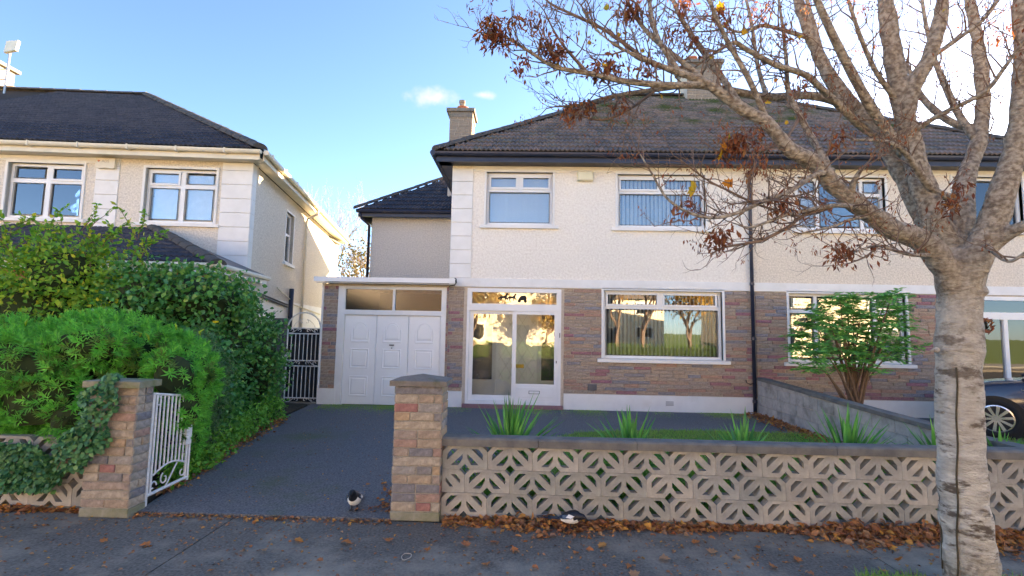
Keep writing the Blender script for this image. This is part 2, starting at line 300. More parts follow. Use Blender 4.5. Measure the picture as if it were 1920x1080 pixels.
def blob_points(ells, n, clump=0, csize=.15, shell=.55, front=None):
    """points (and outward normals) in the outer part of a union of ellipsoids; clumped when clump>0"""
    vol = np.array([e[3]*e[4]+e[4]*e[5]+e[3]*e[5] for e in ells]); ch = rng.choice(len(ells), n*2 if not clump else clump*2, p=vol/vol.sum()); E_ = np.array(ells)[ch]
    u = unit(rng.normal(size=(len(ch), 3))); r = shell+(1-shell)*rng.random((len(ch), 1))**.6
    p = E_[:, :3]+u*r*E_[:, 3:]; nr = unit(u/E_[:, 3:])
    keep = np.ones(len(p), bool)
    for e in ells:
        q = (p-np.array(e[:3]))/np.array(e[3:]); keep &= ~((np.linalg.norm(q, axis=1) < shell*.98))
    p, nr = p[keep], nr[keep]
    if clump:
        p, nr = p[:clump], nr[:clump]; i = rng.integers(0, len(p), n); off = rng.normal(size=(n, 3))*csize
        return p[i]+off, unit(nr[i]+.6*unit(off))
    return p[:n], nr[:n]
def foliage(name, mat, parent, ells, n, L, W, shape=OVAL, clump=0, csize=.12, up=.2, jit=.8, kind='stuff', shell=.55, droop=.15, off=Vector()):
    p, nr = blob_points(ells, n, clump, csize, shell); m = len(p); p = p[p[:, 2] > .01]; nr = nr[:len(p)]; m = len(p)
    d = unit(nr*.5+rng.normal(size=(m, 3))*jit+np.array([0, 0, up])); nn = unit(nr+np.array([0, 0, .7])+rng.normal(size=(m, 3))*.5)
    s = rng.uniform(.65, 1.25, m)
    return link(name, leaf_mesh(name, p-np.array(off), d, nn, L*s, W*s, shape, .12, droop), mat, parent, kind=kind)
def core(parent, ells, f=.62, mat='core'):              # dark solid lump filling the inside of a dense shrub
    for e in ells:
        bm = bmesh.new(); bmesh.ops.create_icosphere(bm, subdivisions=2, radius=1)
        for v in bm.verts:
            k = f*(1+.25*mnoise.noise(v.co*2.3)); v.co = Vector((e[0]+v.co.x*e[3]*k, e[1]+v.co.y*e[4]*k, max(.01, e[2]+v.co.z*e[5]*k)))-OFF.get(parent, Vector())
        me = bpy.data.meshes.new('inner_core'); bm.to_mesh(me); bm.free(); link('inner_core', me, mat, parent)
def wall_open(x0, x1, z0, z1, y0, y1, ops):             # wall between y0 (street face) and y1 with rectangular openings
    xs = sorted({x0, x1, *[v for o in ops for v in o[:2] if x0 < v < x1]}); zs = sorted({z0, z1, *[v for o in ops for v in o[2:4] if z0 < v < z1]})
    def solid(i, j):
        if not (0 <= i < len(xs)-1 and 0 <= j < len(zs)-1): return False
        a, b = (xs[i]+xs[i+1])/2, (zs[j]+zs[j+1])/2
        return not any(o[0] < a < o[1] and o[2] < b < o[3] for o in ops)
    m = MB()
    for i in range(len(xs)-1):
        for j in range(len(zs)-1):
            if not solid(i, j): continue
            a, b, c, d = xs[i], xs[i+1], zs[j], zs[j+1]
            m.quad((a, y0, c), (b, y0, c), (b, y0, d), (a, y0, d)); m.quad((b, y1, c), (a, y1, c), (a, y1, d), (b, y1, d))
            if not solid(i-1, j): m.quad((a, y1, c), (a, y0, c), (a, y0, d), (a, y1, d))
            if not solid(i+1, j): m.quad((b, y0, c), (b, y1, c), (b, y1, d), (b, y0, d))
            if not solid(i, j-1): m.quad((a, y1, c), (b, y1, c), (b, y0, c), (a, y0, c))
            if not solid(i, j+1): m.quad((a, y0, d), (b, y0, d), (b, y1, d), (a, y1, d))
    return m
BM = {}
def bricks(parent, x0, x1, z0, z1, y, ch, lens, ops, mat, depth=.016, jt=.008, seed=1, side=0, name='brick', ends=True):
    """courses of separate facing bricks on the face at y (towards -y); side=+1/-1 lays them on an x face instead"""
    rr = random.Random(seed); r = parent
    while r.parent: r = r.parent
    off = OFF.get(r, Vector()); n = max(1, round((z1-z0)/ch)); ch = (z1-z0)/n
    for k in range(n):
        za = z0+k*ch; x = x0-(rr.random()*.9*lens[0] if ends else 0)
        while x < x1-.01:
            L = rr.choice(lens); a, b = max(x, x0), min(x+L, x1); x += L; segs = [(a, b)]
            for o in ops:
                if o[2] < za+ch*.6 and o[3] > za+ch*.4:
                    ns = []
                    for a, b in segs:
                        if b <= o[0] or a >= o[1]: ns.append((a, b)); continue
                        if a < o[0]: ns.append((a, o[0]))
                        if b > o[1]: ns.append((o[1], b))
                    segs = ns
            for a, b in segs:
                if b-a < .03: continue
                l = round(b-a-jt, 3); key = (name, mat, l, round(ch, 4), side, rr.randrange(3))
                if key not in BM:
                    m = MB(); e = [random.uniform(-.0025, .0025) for _ in range(4)]; dp = depth*(1+random.uniform(-.3, .35))
                    if side: m.cbox(-l/2, l/2, -dp, .004, -ch/2+jt/2+e[0], ch/2-jt/2+e[1], .005); m.v = [(-side*p[1], p[0], p[2]) for p in m.v]
                    else: m.cbox(-l/2+e[2], l/2+e[3], -dp, .004, -ch/2+jt/2+e[0], ch/2-jt/2+e[1], .005)
                    BM[key] = m.mesh('brick')
                c = Vector((y, (a+b)/2, za+ch/2)) if side else Vector(((a+b)/2, y, za+ch/2))
                link(name, BM[key], mat, parent, loc=c-off)
def window(parent, x0, x1, z0, z1, y, panes, bars, sashes=(), sill=True, slats=0, glass='glass', slat_ang=35, trim=.045, slat_drop=0, name='window'):
    """uPVC window in an opening whose wall face is at y; panes/bars in world x,z"""
    r = parent; off = OFF.get(r, Vector())
    W = MB(); t = .055; yf, yb = y+.075, y+.135
    W.box(x0, x0+t, yf, yb, z0, z1).box(x1-t, x1, yf, yb, z0, z1).box(x0+t, x1-t, yf, yb, z1-t, z1).box(x0+t, x1-t, yf, yb, z0, z0+t)
    for b in bars: W.box(b[0], b[1], yf+.003, yb-.003, b[2], b[3])
    win = W.build(name, 'white_upvc', parent)
    for s in sashes:                                    # opening lights stand proud of the frame
        q = MB(); k = .042; a, b, c, d = s; q.box(a, a+k, yf-.022, yf-.001, c, d).box(b-k, b, yf-.022, yf-.001, c, d).box(a+k, b-k, yf-.022, yf-.001, d-k, d).box(a+k, b-k, yf-.022, yf-.001, c, c+k); q.build('sash', 'white_upvc', win)
    for a, b, c, d in panes:
        MB().box(a, b, yf+.022, yf+.034, c, d).build('pane', glass, win)
        g = MB(); k = .003; g.box(a-.001, a+k, yf-.002, yf+.02, c, d).box(b-k, b+.001, yf-.002, yf+.02, c, d).box(a+k, b-k, yf-.002, yf+.02, d-k, d+.001).box(a+k, b-k, yf-.002, yf+.02, c-.001, c+k); g.build('gasket', 'gasket', win)
    if trim:
        q = MB(); k = trim; q.box(x0-k, x0, y-.03, y+.07, z0-.001, z1+k).box(x1, x1+k, y-.03, y+.07, z0-.001, z1+k).box(x0, x1, y-.03, y+.07, z1, z1+k); q.build('surround', 'white_paint', win)
    if sill: fix(MB().hexa([(x0-.13, y-.07, z0-.085), (x1+.13, y-.07, z0-.085), (x1+.13, y+.074, z0-.085), (x0-.13, y+.074, z0-.085), (x0-.13, y-.07, z0-.018), (x1+.13, y-.07, z0-.018), (x1+.13, y+.074, z0+.004), (x0-.13, y+.074, z0+.004)]).build('sill', 'white_paint', win))
    if slats:
        n = slats; dx = (x1-x0-.1)/n; rr = random.Random(int(x0*100)+7); me = {}
        hb = MB().box(x0+.03, x1-.03, y+.20, y+.25, z1-.05, z1-.015).build('blind_rail', 'white_upvc', win)
        for i in range(n):
            cx = x0+.05+dx*(i+.5); wd = .089; a = R(slat_ang+rr.uniform(-5, 5))
            if not me: m = MB(); h0, h1 = z0+.06+slat_drop, z1-.055; m.box(-wd/2, wd/2, -.0008, .0008, h0, h1); me = m.mesh('blind_slat')
            link('blind_slat', me, 'blind', win, loc=Vector((cx, y+.235, 0))-off*1.0, rot=(0, 0, a))
    return win
# --- roof tiles -----------------------------------------------------------------------------------------------------
def tile_mesh(w, g, amp=.030, lip=.030, n=8):
    """one double-roll concrete tile: x across, y up the slope, z out; lower edge at y=0"""
    vs = []; fs = []
    for i in range(n+1):
        x = -w/2+w*i/n; h = amp*(.5-.5*math.cos(4*math.pi*i/n))
        vs += [(x, 0, h-.012), (x, 0, h+lip-.012), (x, g*1.06, h-.018)]
    for i in range(n): a, b = 3*i, 3*i+3; fs += [(a, b, b+1, a+1), (a+1, b+1, b+2, a+2)]
    return vs, fs
def roof_slope(parent, o, ux, us, inside, ncol, nrow, w, g, mat, limit, rootoff):
    """tiles on a slope: o lower-left corner, ux along the eave, us up the slope; the first `limit` tiles (lowest rows) are parts, the rest one mass"""
    o, ux, us = Vector(o), Vector(ux).normalized(), Vector(us).normalized(); nz = ux.cross(us)
    M3 = Matrix((ux, us, nz)).transposed(); rot = M3.to_euler(); vs, fs = tile_mesh(w, g); cnt = 0
    me = bpy.data.meshes.new('roof_tile'); me.from_pydata(vs, [], fs); me.polygons.foreach_set('use_smooth', [False]*len(fs)); V = np.array(vs); allv = []; allf = []
    for r in range(nrow):
        for c in range(ncol):
            a, b = (c+.5)*w, r*g
            if not inside(a, b+g*.5): continue
            p = o+ux*a+us*b+nz*random.uniform(.0, .005)
            if cnt < limit: link('roof_tile', me, mat, parent, loc=p-rootoff, rot=(rot.x, rot.y, rot.z+random.uniform(-.006, .006))); cnt += 1
            else: q = V@np.array(M3).T+np.array(p-rootoff); allf += [tuple(i+len(allv)*len(V) for i in f) for f in fs]; allv.append(q)
    if allv: link('roof_tile_mass', arr_mesh('roof_tile_mass', np.concatenate(allv), np.array(allf)), mat+'_mass', parent, kind='stuff')
def ridge_run(parent, a, b, rootoff, mat='ridge_m', r=.13, L=.42):
    a, b = Vector(a), Vector(b); n = max(1, round((b-a).length/L)); d = (b-a)/n
    q = d.normalized().to_track_quat('Y', 'Z').to_euler(); l = d.length; m = MB(); k = 8; vs = []
    for y, s in ((0, 1.06), (l*1.03, .97)):
        vs += [(r*s*math.cos(math.pi*i/k), y, r*s*.72*math.sin(math.pi*i/k)) for i in range(k+1)]
    m.add(vs, [(i, i+1, i+k+2, i+k+1) for i in range(k)]+[tuple(range(k, -1, -1))]); me = m.mesh('ridge_tile')
    for i in range(n): link('ridge_tile', me, mat, parent, loc=a+d*i+Vector((0, 0, -.02+random.uniform(-.006, .006)))-rootoff, rot=q)

# ================================================================== the setting
top('ground', MB().quad((-900, -900, -.16), (900, -900, -.16), (900, 900, -.16), (-900, 900, -.16)), 'grass_ground')
top('road', MB().box(-80, 80, -6.2, 1.0, -.15, -.11), 'road_m')
top('kerb', MB().box(-80, 80, 1.0, 1.14, -.15, .004), 'kerb_m')
pav = top('pavement', MB().box(-60, 60, 1.14, 4.285, -.15, -.012), 'road_m')
xs = [-60, -18.04, -12.86, -7.67, -2.48, 2.70, 7.89, 13.1, 60]
for i in range(len(xs)-1):
    m = MB(); a, b = xs[i]+.005, xs[i+1]-.005
    m.add([(a, 1.145, 0), (b, 1.145, 0), (b, 4.28, 0), (a, 4.28, 0), (a, 1.145, -.011), (b, 1.145, -.011), (b, 4.28, -.011), (a, 4.28, -.011)], [(0, 1, 2, 3), (0, 4, 5, 1), (1, 5, 6, 2), (2, 6, 7, 3), (3, 7, 4, 0)])
    m.build('paving_bay', 'pavement_m', pav)
dl = [(-3.36, 4.285), (-3.50, 4.9), (-3.60, 5.3), (-4.05, 7.2), (-4.32, 8.8), (-4.46, 10.2), (-4.47, 10.28)]
def sheet(outline, z0, z1):
    return MB().prism([outline], z0, z1, axis='z')
fix(top('driveway', sheet(dl+[(4.86, 10.28), (4.86, 4.45), (-.9, 4.45), (-1.13, 4.285)], -.1, .022), 'tarmac'))
fix(top('side_passage', sheet([(-5.9, 10.29), (-4.40, 10.29), (-4.40, 21), (-6.6, 21)], -.1, .015), 'pavement_m'))
fix(top('neighbouring_garden', sheet([(-30, 4.40), (-3.46, 4.40), (-3.57, 4.9), (-3.67, 5.3), (-4.12, 7.2), (-4.39, 8.8), (-4.53, 10.2), (-5.0, 10.28), (-30, 10.28)], -.1, .03), 'earth'))
fix(top('next_door_drive', sheet([(5.02, 4.46), (40, 4.46), (40, 10.28), (5.02, 10.28)], -.1, .018), 'tarmac'))
fix(top('next_door_lawn', sheet([(5.05, 4.5), (11.5, 4.5), (11.5, 7.9), (7.6, 8.1), (5.05, 8.9)], .02, .032), 'grass_ground'))
lawn_o = [(-.66, 4.55), (-.45, 5.6), (-.05, 6.7), (.35, 7.35), (.9, 7.95), (1.8, 8.25), (3.2, 8.35), (4.4, 8.3), (4.80, 8.2), (4.80, 4.55)]
fix(top('lawn', sheet(lawn_o, .022, .034), 'grass_ground'))

# ================================================================== the semi-detached pair
HY = 10.3; AX = 4.87; ROOF = dict(ey=9.84, ez=5.44, ry=14.5, rz=9.0)
SL = Vector((0, ROOF['ry']-ROOF['ey'], ROOF['rz']-ROOF['ez'])); SLEN = SL.length; HIP = 4.9
def house_shell(root, wallmat, X0, X1, up_ops, lo_ops, brick_x, plinth_gaps, quoin):
    off = OFF[root]
    uw = wall_open(X0, X1, 2.58, 5.26, HY, HY+.28, up_ops).build('upper_wall', wallmat, root)
    lw = wall_open(X0, X1, 0, 2.578, HY+.004, HY+.28, lo_ops).build('lower_wall', 'mortar', root)
    for i, (a, b) in enumerate(brick_x):
        bricks(lw, a, b, .36, 2.565, HY+.004, .0745, [.44, .44, .44, .30, .36, .27], lo_ops, 'facing_brick', seed=31+i+int(X1), depth=.022)
    # white band over the ground floor, frieze under the eaves
    MB().box(X0, X1, HY-.03, HY-.001, 2.58, 2.762).build('string_band', 'white_paint', root)
    MB().box(X0+(.462 if quoin < 0 else .002), X1-(.462 if quoin > 0 else .002), HY-.016, HY-.001, 5.145, 5.255).build('frieze', 'white_paint', root)
    for a, b in plinth_gaps: MB().box(a, b, HY-.028, HY+.003, 0, .352).build('plinth', 'white_paint', root)
    xs_ = X0 if quoin < 0 else X1-.46; z = 2.765
    while z < 5.2:
        h = min(.305, 5.257-z); MB().cbox(xs_, xs_+.46, HY-.026, HY-.001, z+.004, z+h-.004, .006).build('quoin', 'white_paint', root); z += h
    # side, back, floors: a closed dark inside
    xe = X0 if quoin < 0 else X1
    MB().box(*((xe, xe+.25) if quoin < 0 else (xe-.25, xe)), HY+.285, 18.7, 0, 5.26).build('side_wall', wallmat, root)
    MB().box(X0+.26, X1-.26, 18.45, 18.7, 0, 5.26).build('back_wall', wallmat, root)
    MB().box(*((X1-.1, X1-.003) if quoin < 0 else (X0+.003, X0+.1)), HY+.285, 18.44, 0, 5.25).build('party_wall', 'interior', root)
    MB().box(X0+.26, X1-.26, HY+.29, 18.4, 2.6, 2.75).build('upper_floor', 'interior', root)
    MB().box(X0+.26, X1-.26, HY+.29, 18.4, 5.05, 5.2).build('ceiling', 'interior', root)
    MB().box(X0+.26, X1-.26, 13.4, 13.5, .05, 2.59).build('inner_wall', 'interior', root)
    MB().box(X0+.26, X1-.26, 13.0, 13.1, 2.76, 5.04).build('inner_wall', 'interior', root)
    # eaves
    e0, e1 = (X0-.30, X1) if quoin < 0 else (X0+.002, X1+.30)
    MB().box(e0, e1, 9.93, 9.965, 5.225, 5.435).build('fascia', 'navy', root)
    MB().box(e0, e1, 9.966, HY-.002, 5.258, 5.28).build('soffit', 'navy', root)
    g = MB(); k = 7; pr = [(9.875+.062*math.cos(math.pi*i/k), 5.405-.075*math.sin(math.pi*i/k)) for i in range(k+1)]
    g.add([(x, y, z) for x in (e0-.02, e1) for y, z in pr], [(i, i+1, i+k+2, i+k+1) for i in range(k)]+[tuple(range(k+1)), tuple(range(2*k+1, k, -1))]); g.build('gutter', 'navy', root, smooth=False)
    xo = e0 if quoin < 0 else e1
    MB().box(*((xo, xo+.035) if quoin < 0 else (xo-.035, xo)), 9.967, 19.1, 5.225, 5.435).build('side_fascia', 'navy', root)
    MB().box(*((xo+.036, X0-.002) if quoin < 0 else (X1+.002, xo-.036)), 9.967, 19.0, 5.258, 5.28).build('side_soffit', 'navy', root)
    sg = MB(); gx = xo-.065 if quoin < 0 else xo+.065; sg.tube([(gx, 9.83, 5.385), (gx, 19.15, 5.385)], .06, 8); sg.build('side_gutter', 'navy', root)
    # roof
    ex = -1.95 if quoin < 0 else 2*AX+1.95; rx = ex-quoin*HIP; ey, ez, ry, rz = (ROOF[k] for k in ('ey', 'ez', 'ry', 'rz')); d = .03
    deck = MB(); by = 2*ry-ey
    deck.add([(ex, ey, ez-d), (AX, ey, ez-d), (AX, ry, rz-d), (rx, ry, rz-d), (ex, by, ez-d), (AX, by, ez-d)], [(0, 1, 2, 3), (0, 3, 4), (3, 2, 5, 4), (0, 4, 5, 1)]); roof = deck.build('roof', 'roof_deck', root)
    return roof, uw, lw, ex, rx
main = thing('semi_detached_house', 'cream pebble-dashed house with attached white garage and glazed porch', 'house', (1.6, 10.3, 0))
GAR = (-3.99, -1.70, 0, 2.56); PORCH = (-1.22, .80, .10, 2.55); LW = (1.70, 4.21, 1.11, 2.55); W1 = (-.86, .59, 3.95, 5.12); W2 = (2.0, 3.89, 3.93, 5.10)
roof, uw, lw, ex, rx = house_shell(main, 'dash_cream', -1.62, AX, [W1, W2], [(-1.22, .80, -.01, 2.55), LW], [(.86, 4.86), (-1.62, -1.29)],
    [(-1.62, -1.285), (.865, AX-.003)], -1)
roof_slope(roof, (ex, ROOF['ey'], ROOF['ez']), (1, 0, 0), SL, lambda a, b: a > b/SLEN*HIP-.02 and a < AX-ex, 34, 20, .2005, .2955, 'tile_brown', 225, OFF[main])
SS = Vector((HIP, 0, ROOF['rz']-ROOF['ez'])); sl2 = SS.length
roof_slope(roof, (ex, 19.16, ROOF['ez']), (0, -1, 0), SS, lambda a, b: b/sl2*4.66 < a < 9.32-b/sl2*4.66, 46, 21, .2005, .2955, 'tile_brown', 0, OFF[main])
ridge_run(roof, (ex+.02, ROOF['ey']+.02, ROOF['ez']+.03), (rx, ROOF['ry'], ROOF['rz']+.02), OFF[main]); ridge_run(roof, (rx, ROOF['ry'], ROOF['rz']+.03), (AX, ROOF['ry'], ROOF['rz']+.03), OFF[main])
window(main, *W1, HY, [(-.77, -.22, 4.80, 5.02), (-.06, .50, 4.80, 5.02), (-.79, .52, 4.02, 4.68)], [(-.805, .535, 4.70, 4.78), (-.19, -.09, 4.78, 5.065)], [(-.81, -.18, 4.76, 5.06), (-.10, .54, 4.76, 5.06)], slats=16, slat_ang=14, glass='glass_sky')
window(main, *W2, HY, [(2.085, 2.88, 4.79, 5.0), (3.03, 3.81, 4.79, 5.0), (2.07, 3.82, 4.0, 4.67)], [(2.055, 3.835, 4.69, 4.77), (2.905, 3.005, 4.77, 5.045)], [(2.045, 2.92, 4.75, 5.04), (2.99, 3.85, 4.75, 5.04)], slats=20, slat_ang=32, glass='glass_sky')
window(main, *LW, HY, [(1.80, 2.85, 2.26, 2.47), (3.01, 4.09, 2.26, 2.47), (1.785, 4.125, 1.18, 2.14)], [(1.755, 4.155, 2.16, 2.24), (2.88, 2.98, 2.24, 2.495)], [(1.76, 2.89, 2.22, 2.51), (2.97, 4.13, 2.22, 2.51)], slats=29, slat_ang=50)
# small plinth grille, air brick, alarm box, downpipe
m = MB(); m.box(2.98, 3.17, HY-.036, HY-.0285, .14, .25); g = m.build('air_grille', 'white_paint', main)
for i in range(4): MB().box(2.995, 3.155, HY-.0375, HY-.0362, .155+i*.024, .163+i*.024).build('grille_slot', 'dark_metal', g)
MB().cbox(1.37, 1.56, HY-.024, HY+.002, .43, .56).build('air_brick', 'grey_wall', main)
al = MB().cbox(1.12, 1.46, HY-.10, HY-.017, 4.93, 5.14, .02).build('alarm_box', 'alarm_cream', main)
MB().box(1.14, 1.44, HY-.103, HY-.1005, 4.945, 4.953).build('alarm_lip', 'cream_plastic', al)
dp = MB().tube([(4.80, 9.90, 5.34), (4.80, 9.93, 5.20), (4.81, 10.22, 5.02), (4.82, 10.235, 4.9), (4.82, 10.235, .06)], .036, 10).build('downpipe', 'navy', main, smooth=True)
for z in (4.85, 3.5, 2.7, 1.55, .25): MB().lathe((4.82, 10.235, z), [(.046, 0), (.046, .06)], 10).build('pipe_collar', 'navy', dp)
MB().tube([(4.66, 10.27, .72), (4.66, 10.23, .66), (4.73, 10.22, .63), (4.80, 10.22, .66)], .009, 6).build('waste_pipe', 'black', main)
# porch
por = MB(); x0, x1, z0, z1 = PORCH
por.box(x0, x0+.055, HY-.02, HY+.08, z0, z1).box(x1-.055, x1, HY-.02, HY+.08, z0, z1).box(x0+.055, x1-.055, HY-.02, HY+.08, 2.47, z1).box(x0+.055, x1-.055, HY-.022, HY+.08, 2.07, 2.22).box(x0+.055, x1-.055, HY-.024, HY+.08, z0, .17)
por.box(x0+.055, x0+.10, HY-.01, HY+.07, 2.221, 2.469).box(x1-.10, x1-.055, HY-.01, HY+.07, 2.221, 2.469)
porch = por.build('porch_front', 'white_upvc', main)
MB().box(x0+.10, x1-.10, HY+.03, HY+.04, 2.222, 2.468).build('transom_pane', 'glass_door', porch)
for (a, b, pz0, pz1, yy) in ((-1.163, -.155, .285, 2.0, .045), (-.235, .743, .535, 2.0, .0)):
    f = MB(); k = .085; y0, y1 = HY+yy-.012, HY+yy+.028
    f.box(a, a+k, y0, y1, .172, 2.068).box(b-k, b, y0, y1, .172, 2.068).box(a+k, b-k, y0, y1, pz1, 2.068).box(a+k, b-k, y0, y1, .172, pz0)
    leaf = f.build('sliding_door', 'white_upvc', porch); MB().box(a+k, b-k, HY+yy+.004, HY+yy+.012, pz0, pz1).build('pane', 'glass_door', leaf)
    if yy == 0:
        p = MB(); p.cbox(a+.10, b-.10, y0-.008, y0-.0005, .255, .465, .006); p.build('lower_panel', 'white_upvc', leaf)
        q = MB(); q.box(.13, .36, y0-.013, y0-.0085, .33, .395); q.build('letter_plate', 'dark_metal', leaf); MB().cbox(.14, .35, y0-.018, y0-.0135, .338, .387).build('letter_flap', 'white_upvc', leaf)
        MB().box(b-.05, b-.028, y0-.035, y0-.001, 1.10, 1.30).build('handle', 'white_upvc', leaf); MB().box(b-.046, b-.03, y0-.012, y0-.001, .98, 1.03).build('keyhole', 'dark_metal', leaf)
MB().box(x1-.035, x1-.02, HY-.045, HY-.021, 1.52, 1.62).build('bell_push', 'dark_metal', porch)
MB().box(-1.27, .84, HY-.10, HY+.25, .023, .098).build('porch_step', 'step_m', main)
MB().box(-1.25, .82, HY+.285, 12.0, .0, .10).build('porch_floor', 'step_m', main)
iw = MB().box(-1.25, .82, 10.95, 11.0, .10, 2.55).build('porch_inner_wall', 'white_paint', main)
MB().box(-1.30, -1.251, HY+.285, 10.95, .0, 2.58).build('porch_side', 'white_paint', main); MB().box(.821, .87, HY+.285, 10.95, 0, 2.58).build('porch_side', 'white_paint', main)
idr = MB().cbox(-.62, .33, 10.90, 10.948, .12, 2.12, .01).build('front_door', 'white_door', main)
for i in range(-3, 5):                                  # diamond lattice on the inner door
    for s in (-1, 1):
        c = -.145+i*.24; pts = []
        for t in (-1.6, 1.6):
            pts.append((c+s*t*.62, 1.25+t))
        (xa, za), (xb, zb) = pts; lo, hi = -.57, .28
        def cl(u): return xa+(xb-xa)*u, za+(zb-za)*u
        us_ = [u/60 for u in range(61) if lo < cl(u/60)[0] < hi and .55 < cl(u/60)[1] < 2.05]
        if len(us_) > 3:
            A, B = cl(us_[0]), cl(us_[-1]); MB().tube([(A[0], 10.897, A[1]), (B[0], 10.897, B[1])], .0045, 4).build('lattice_bar', 'lattice', idr)
MB().box(-.26, .02, 10.88, 10.899, .82, .90).build('letter_plate', 'brass', idr); MB().lathe((.22, 10.89, 1.55), [(.02, 0), (.02, .03)], 8).build('door_viewer', 'dark_metal', idr)
for a, b in ((-1.2, -.70), (.41, .79)):
    MB().box(a, b, 10.912, 10.946, .55, 2.1).build('side_light', 'glass_dim', iw)
    MB().box(a-.02, b+.02, 10.89, 10.911, .50, .548).build('side_light_sill', 'white_upvc', iw)
# horse-and-carriage transfer in the fanlight
dec = []
for k, (bx, sc_) in enumerate(((-.53, 1), (-.34, .95))):
    body = [(0, .03), (.03, .055), (.10, .05), (.135, .075), (.15, .11), (.17, .115), (.19, .095), (.175, .085), (.165, .06), (.16, .02), (.19, -.02), (.185, -.045), (.165, -.02), (.14, 0), (.13, -.05), (.115, -.05), (.115, 0), (.06, .005), (.03, -.05), (.01, -.05), (.025, -.01), (.005, .0), (-.02, -.03), (-.03, 0)]
    dec.append([(bx+u*sc_, 2.34+v*sc_) for u, v in body])
dec.append([(-.12, 2.33), (-.07, 2.40), (.03, 2.41), (.06, 2.36), (.05, 2.31), (-.10, 2.30)])
for cx_ in (-.10, .03): dec.append([(cx_+.035*math.cos(t*math.pi/5), 2.29+.035*math.sin(t*math.pi/5)) for t in range(10)])
dm = MB()
for lp in dec: dm.prism([lp], HY+.0265, HY+.0285)
dm.build('window_transfer', 'black', porch)
# garage
gl_, gr_ = GAR[0], GAR[1]
lp = wall_open(-4.37, -1.622, 0, 2.6, HY+.004, HY+.25, [(gl_, gr_, -.01, 2.56)]).build('garage_front', 'mortar', main)
bricks(lp, -4.335, gl_-.035, .36, 2.555, HY+.004, .0745, [.34, .22, .15], [], 'facing_brick', seed=5); bricks(lp, gr_+.035, -1.623, .36, 2.555, HY+.004, .0745, [.34, .22], [], 'facing_brick', seed=9)
MB().box(-4.375, gl_, HY-.03, HY+.003, 0, .352).build('plinth', 'white_paint', main); MB().box(gr_, -1.622, HY-.03, HY+.003, 0, .352).build('plinth', 'white_paint', main)
MB().box(-4.375, -4.34, HY-.025, HY+.003, .353, 2.60).build('corner_trim', 'white_paint', main)
gf = MB(); gf.box(gl_-.03, gl_+.12, HY-.02, HY+.10, .0, 2.555).box(gr_-.075, gr_+.03, HY-.02, HY+.10, 0, 2.555).box(gl_+.12, gr_-.075, HY-.018, HY+.10, 2.49, 2.555).box(gl_+.12, gr_-.075, HY-.022, HY+.10, 1.935, 2.04).box(-2.835, -2.785, HY-.015, HY+.09, 2.04, 2.49)
gfr = gf.build('garage_frame', 'white_paint', main)
for a, b in ((-3.87, -2.835), (-2.785, -1.775)): MB().box(a, b, HY+.03, HY+.036, 2.04, 2.49).build('pane', 'glass_dim', gfr)
lw_ = (gr_-.08-(gl_+.125))/3
for i in range(3):
    a = gl_+.125+i*lw_; b = a+lw_; lf = MB().cbox(a+.004, b-.004, HY+.02, HY+.06, .028, 1.928, .006).build('garage_door_leaf', 'white_door', main)
    c = (a+b)/2; pw = .20
    def mould(loop, nm='door_panel'):
        cx_, cz_ = sum(p[0] for p in loop)/len(loop), sum(p[1] for p in loop)/len(loop); n = len(loop); vs = []
        for s, y in ((1.0, HY+.0205), (1.0, HY+.012), (.93, HY+.006), (.84, HY+.017), (.80, HY+.017), (.70, HY+.008)): vs += [(cx_+(u-cx_)*s, y, cz_+(v-cz_)*s) for u, v in loop]
        fs = [(r*n+i_, r*n+(i_+1) % n, (r+1)*n+(i_+1) % n, (r+1)*n+i_) for r in range(5) for i_ in range(n)]+[tuple(5*n+i_ for i_ in range(n))]
        fix(MB().add(vs, fs).build(nm, 'white_door', lf))
    arch = [(c-pw, 1.34), (c+pw, 1.34), (c+pw, 1.62)]+[(c+.15*math.cos(t*math.pi/8), 1.63+.15*math.sin(t*math.pi/8)) for t in range(9)]+[(c-pw, 1.62)]
    mould(arch); mould([(c-pw, .79), (c+pw, .79), (c+pw, 1.21), (c-pw, 1.21)]); mould([(c-pw, .20), (c+pw, .20), (c+pw, .63), (c-pw, .63)])
    if i == 1: MB().box(c-.05, c+.05, HY-.012, HY+.019, 1.285, 1.305).build('handle', 'black', lf); MB().lathe((c, HY+.012, 1.22), [(.012, 0), (.012, .02)], 8).build('keyhole', 'black', lf)
MB().box(-4.47, -1.46, HY-.27, HY-.24, 2.622, 2.722).build('garage_fascia', 'white_upvc', main); MB().box(-4.44, -1.47, HY-.239, 13.6, 2.66, 2.715).build('garage_roof', 'grey_wall', main)
MB().box(-4.44, -1.47, HY-.238, HY-.032, 2.602, 2.612).build('garage_soffit', 'white_upvc', main)
MB().box(-4.37, -4.12, HY+.255, 13.6, 0, 2.655).build('garage_side_wall', 'dash_rear', main)
MB().tube([(-1.47, HY-.255, 2.735), (-1.44, HY-.255, 2.72), (-1.43, HY-.255, 2.64), (-1.47, HY-.25, 2.585), (-1.58, HY-.2, 2.57), (-1.62, HY-.05, 2.56)], .011, 6).build('cable', 'black', main)
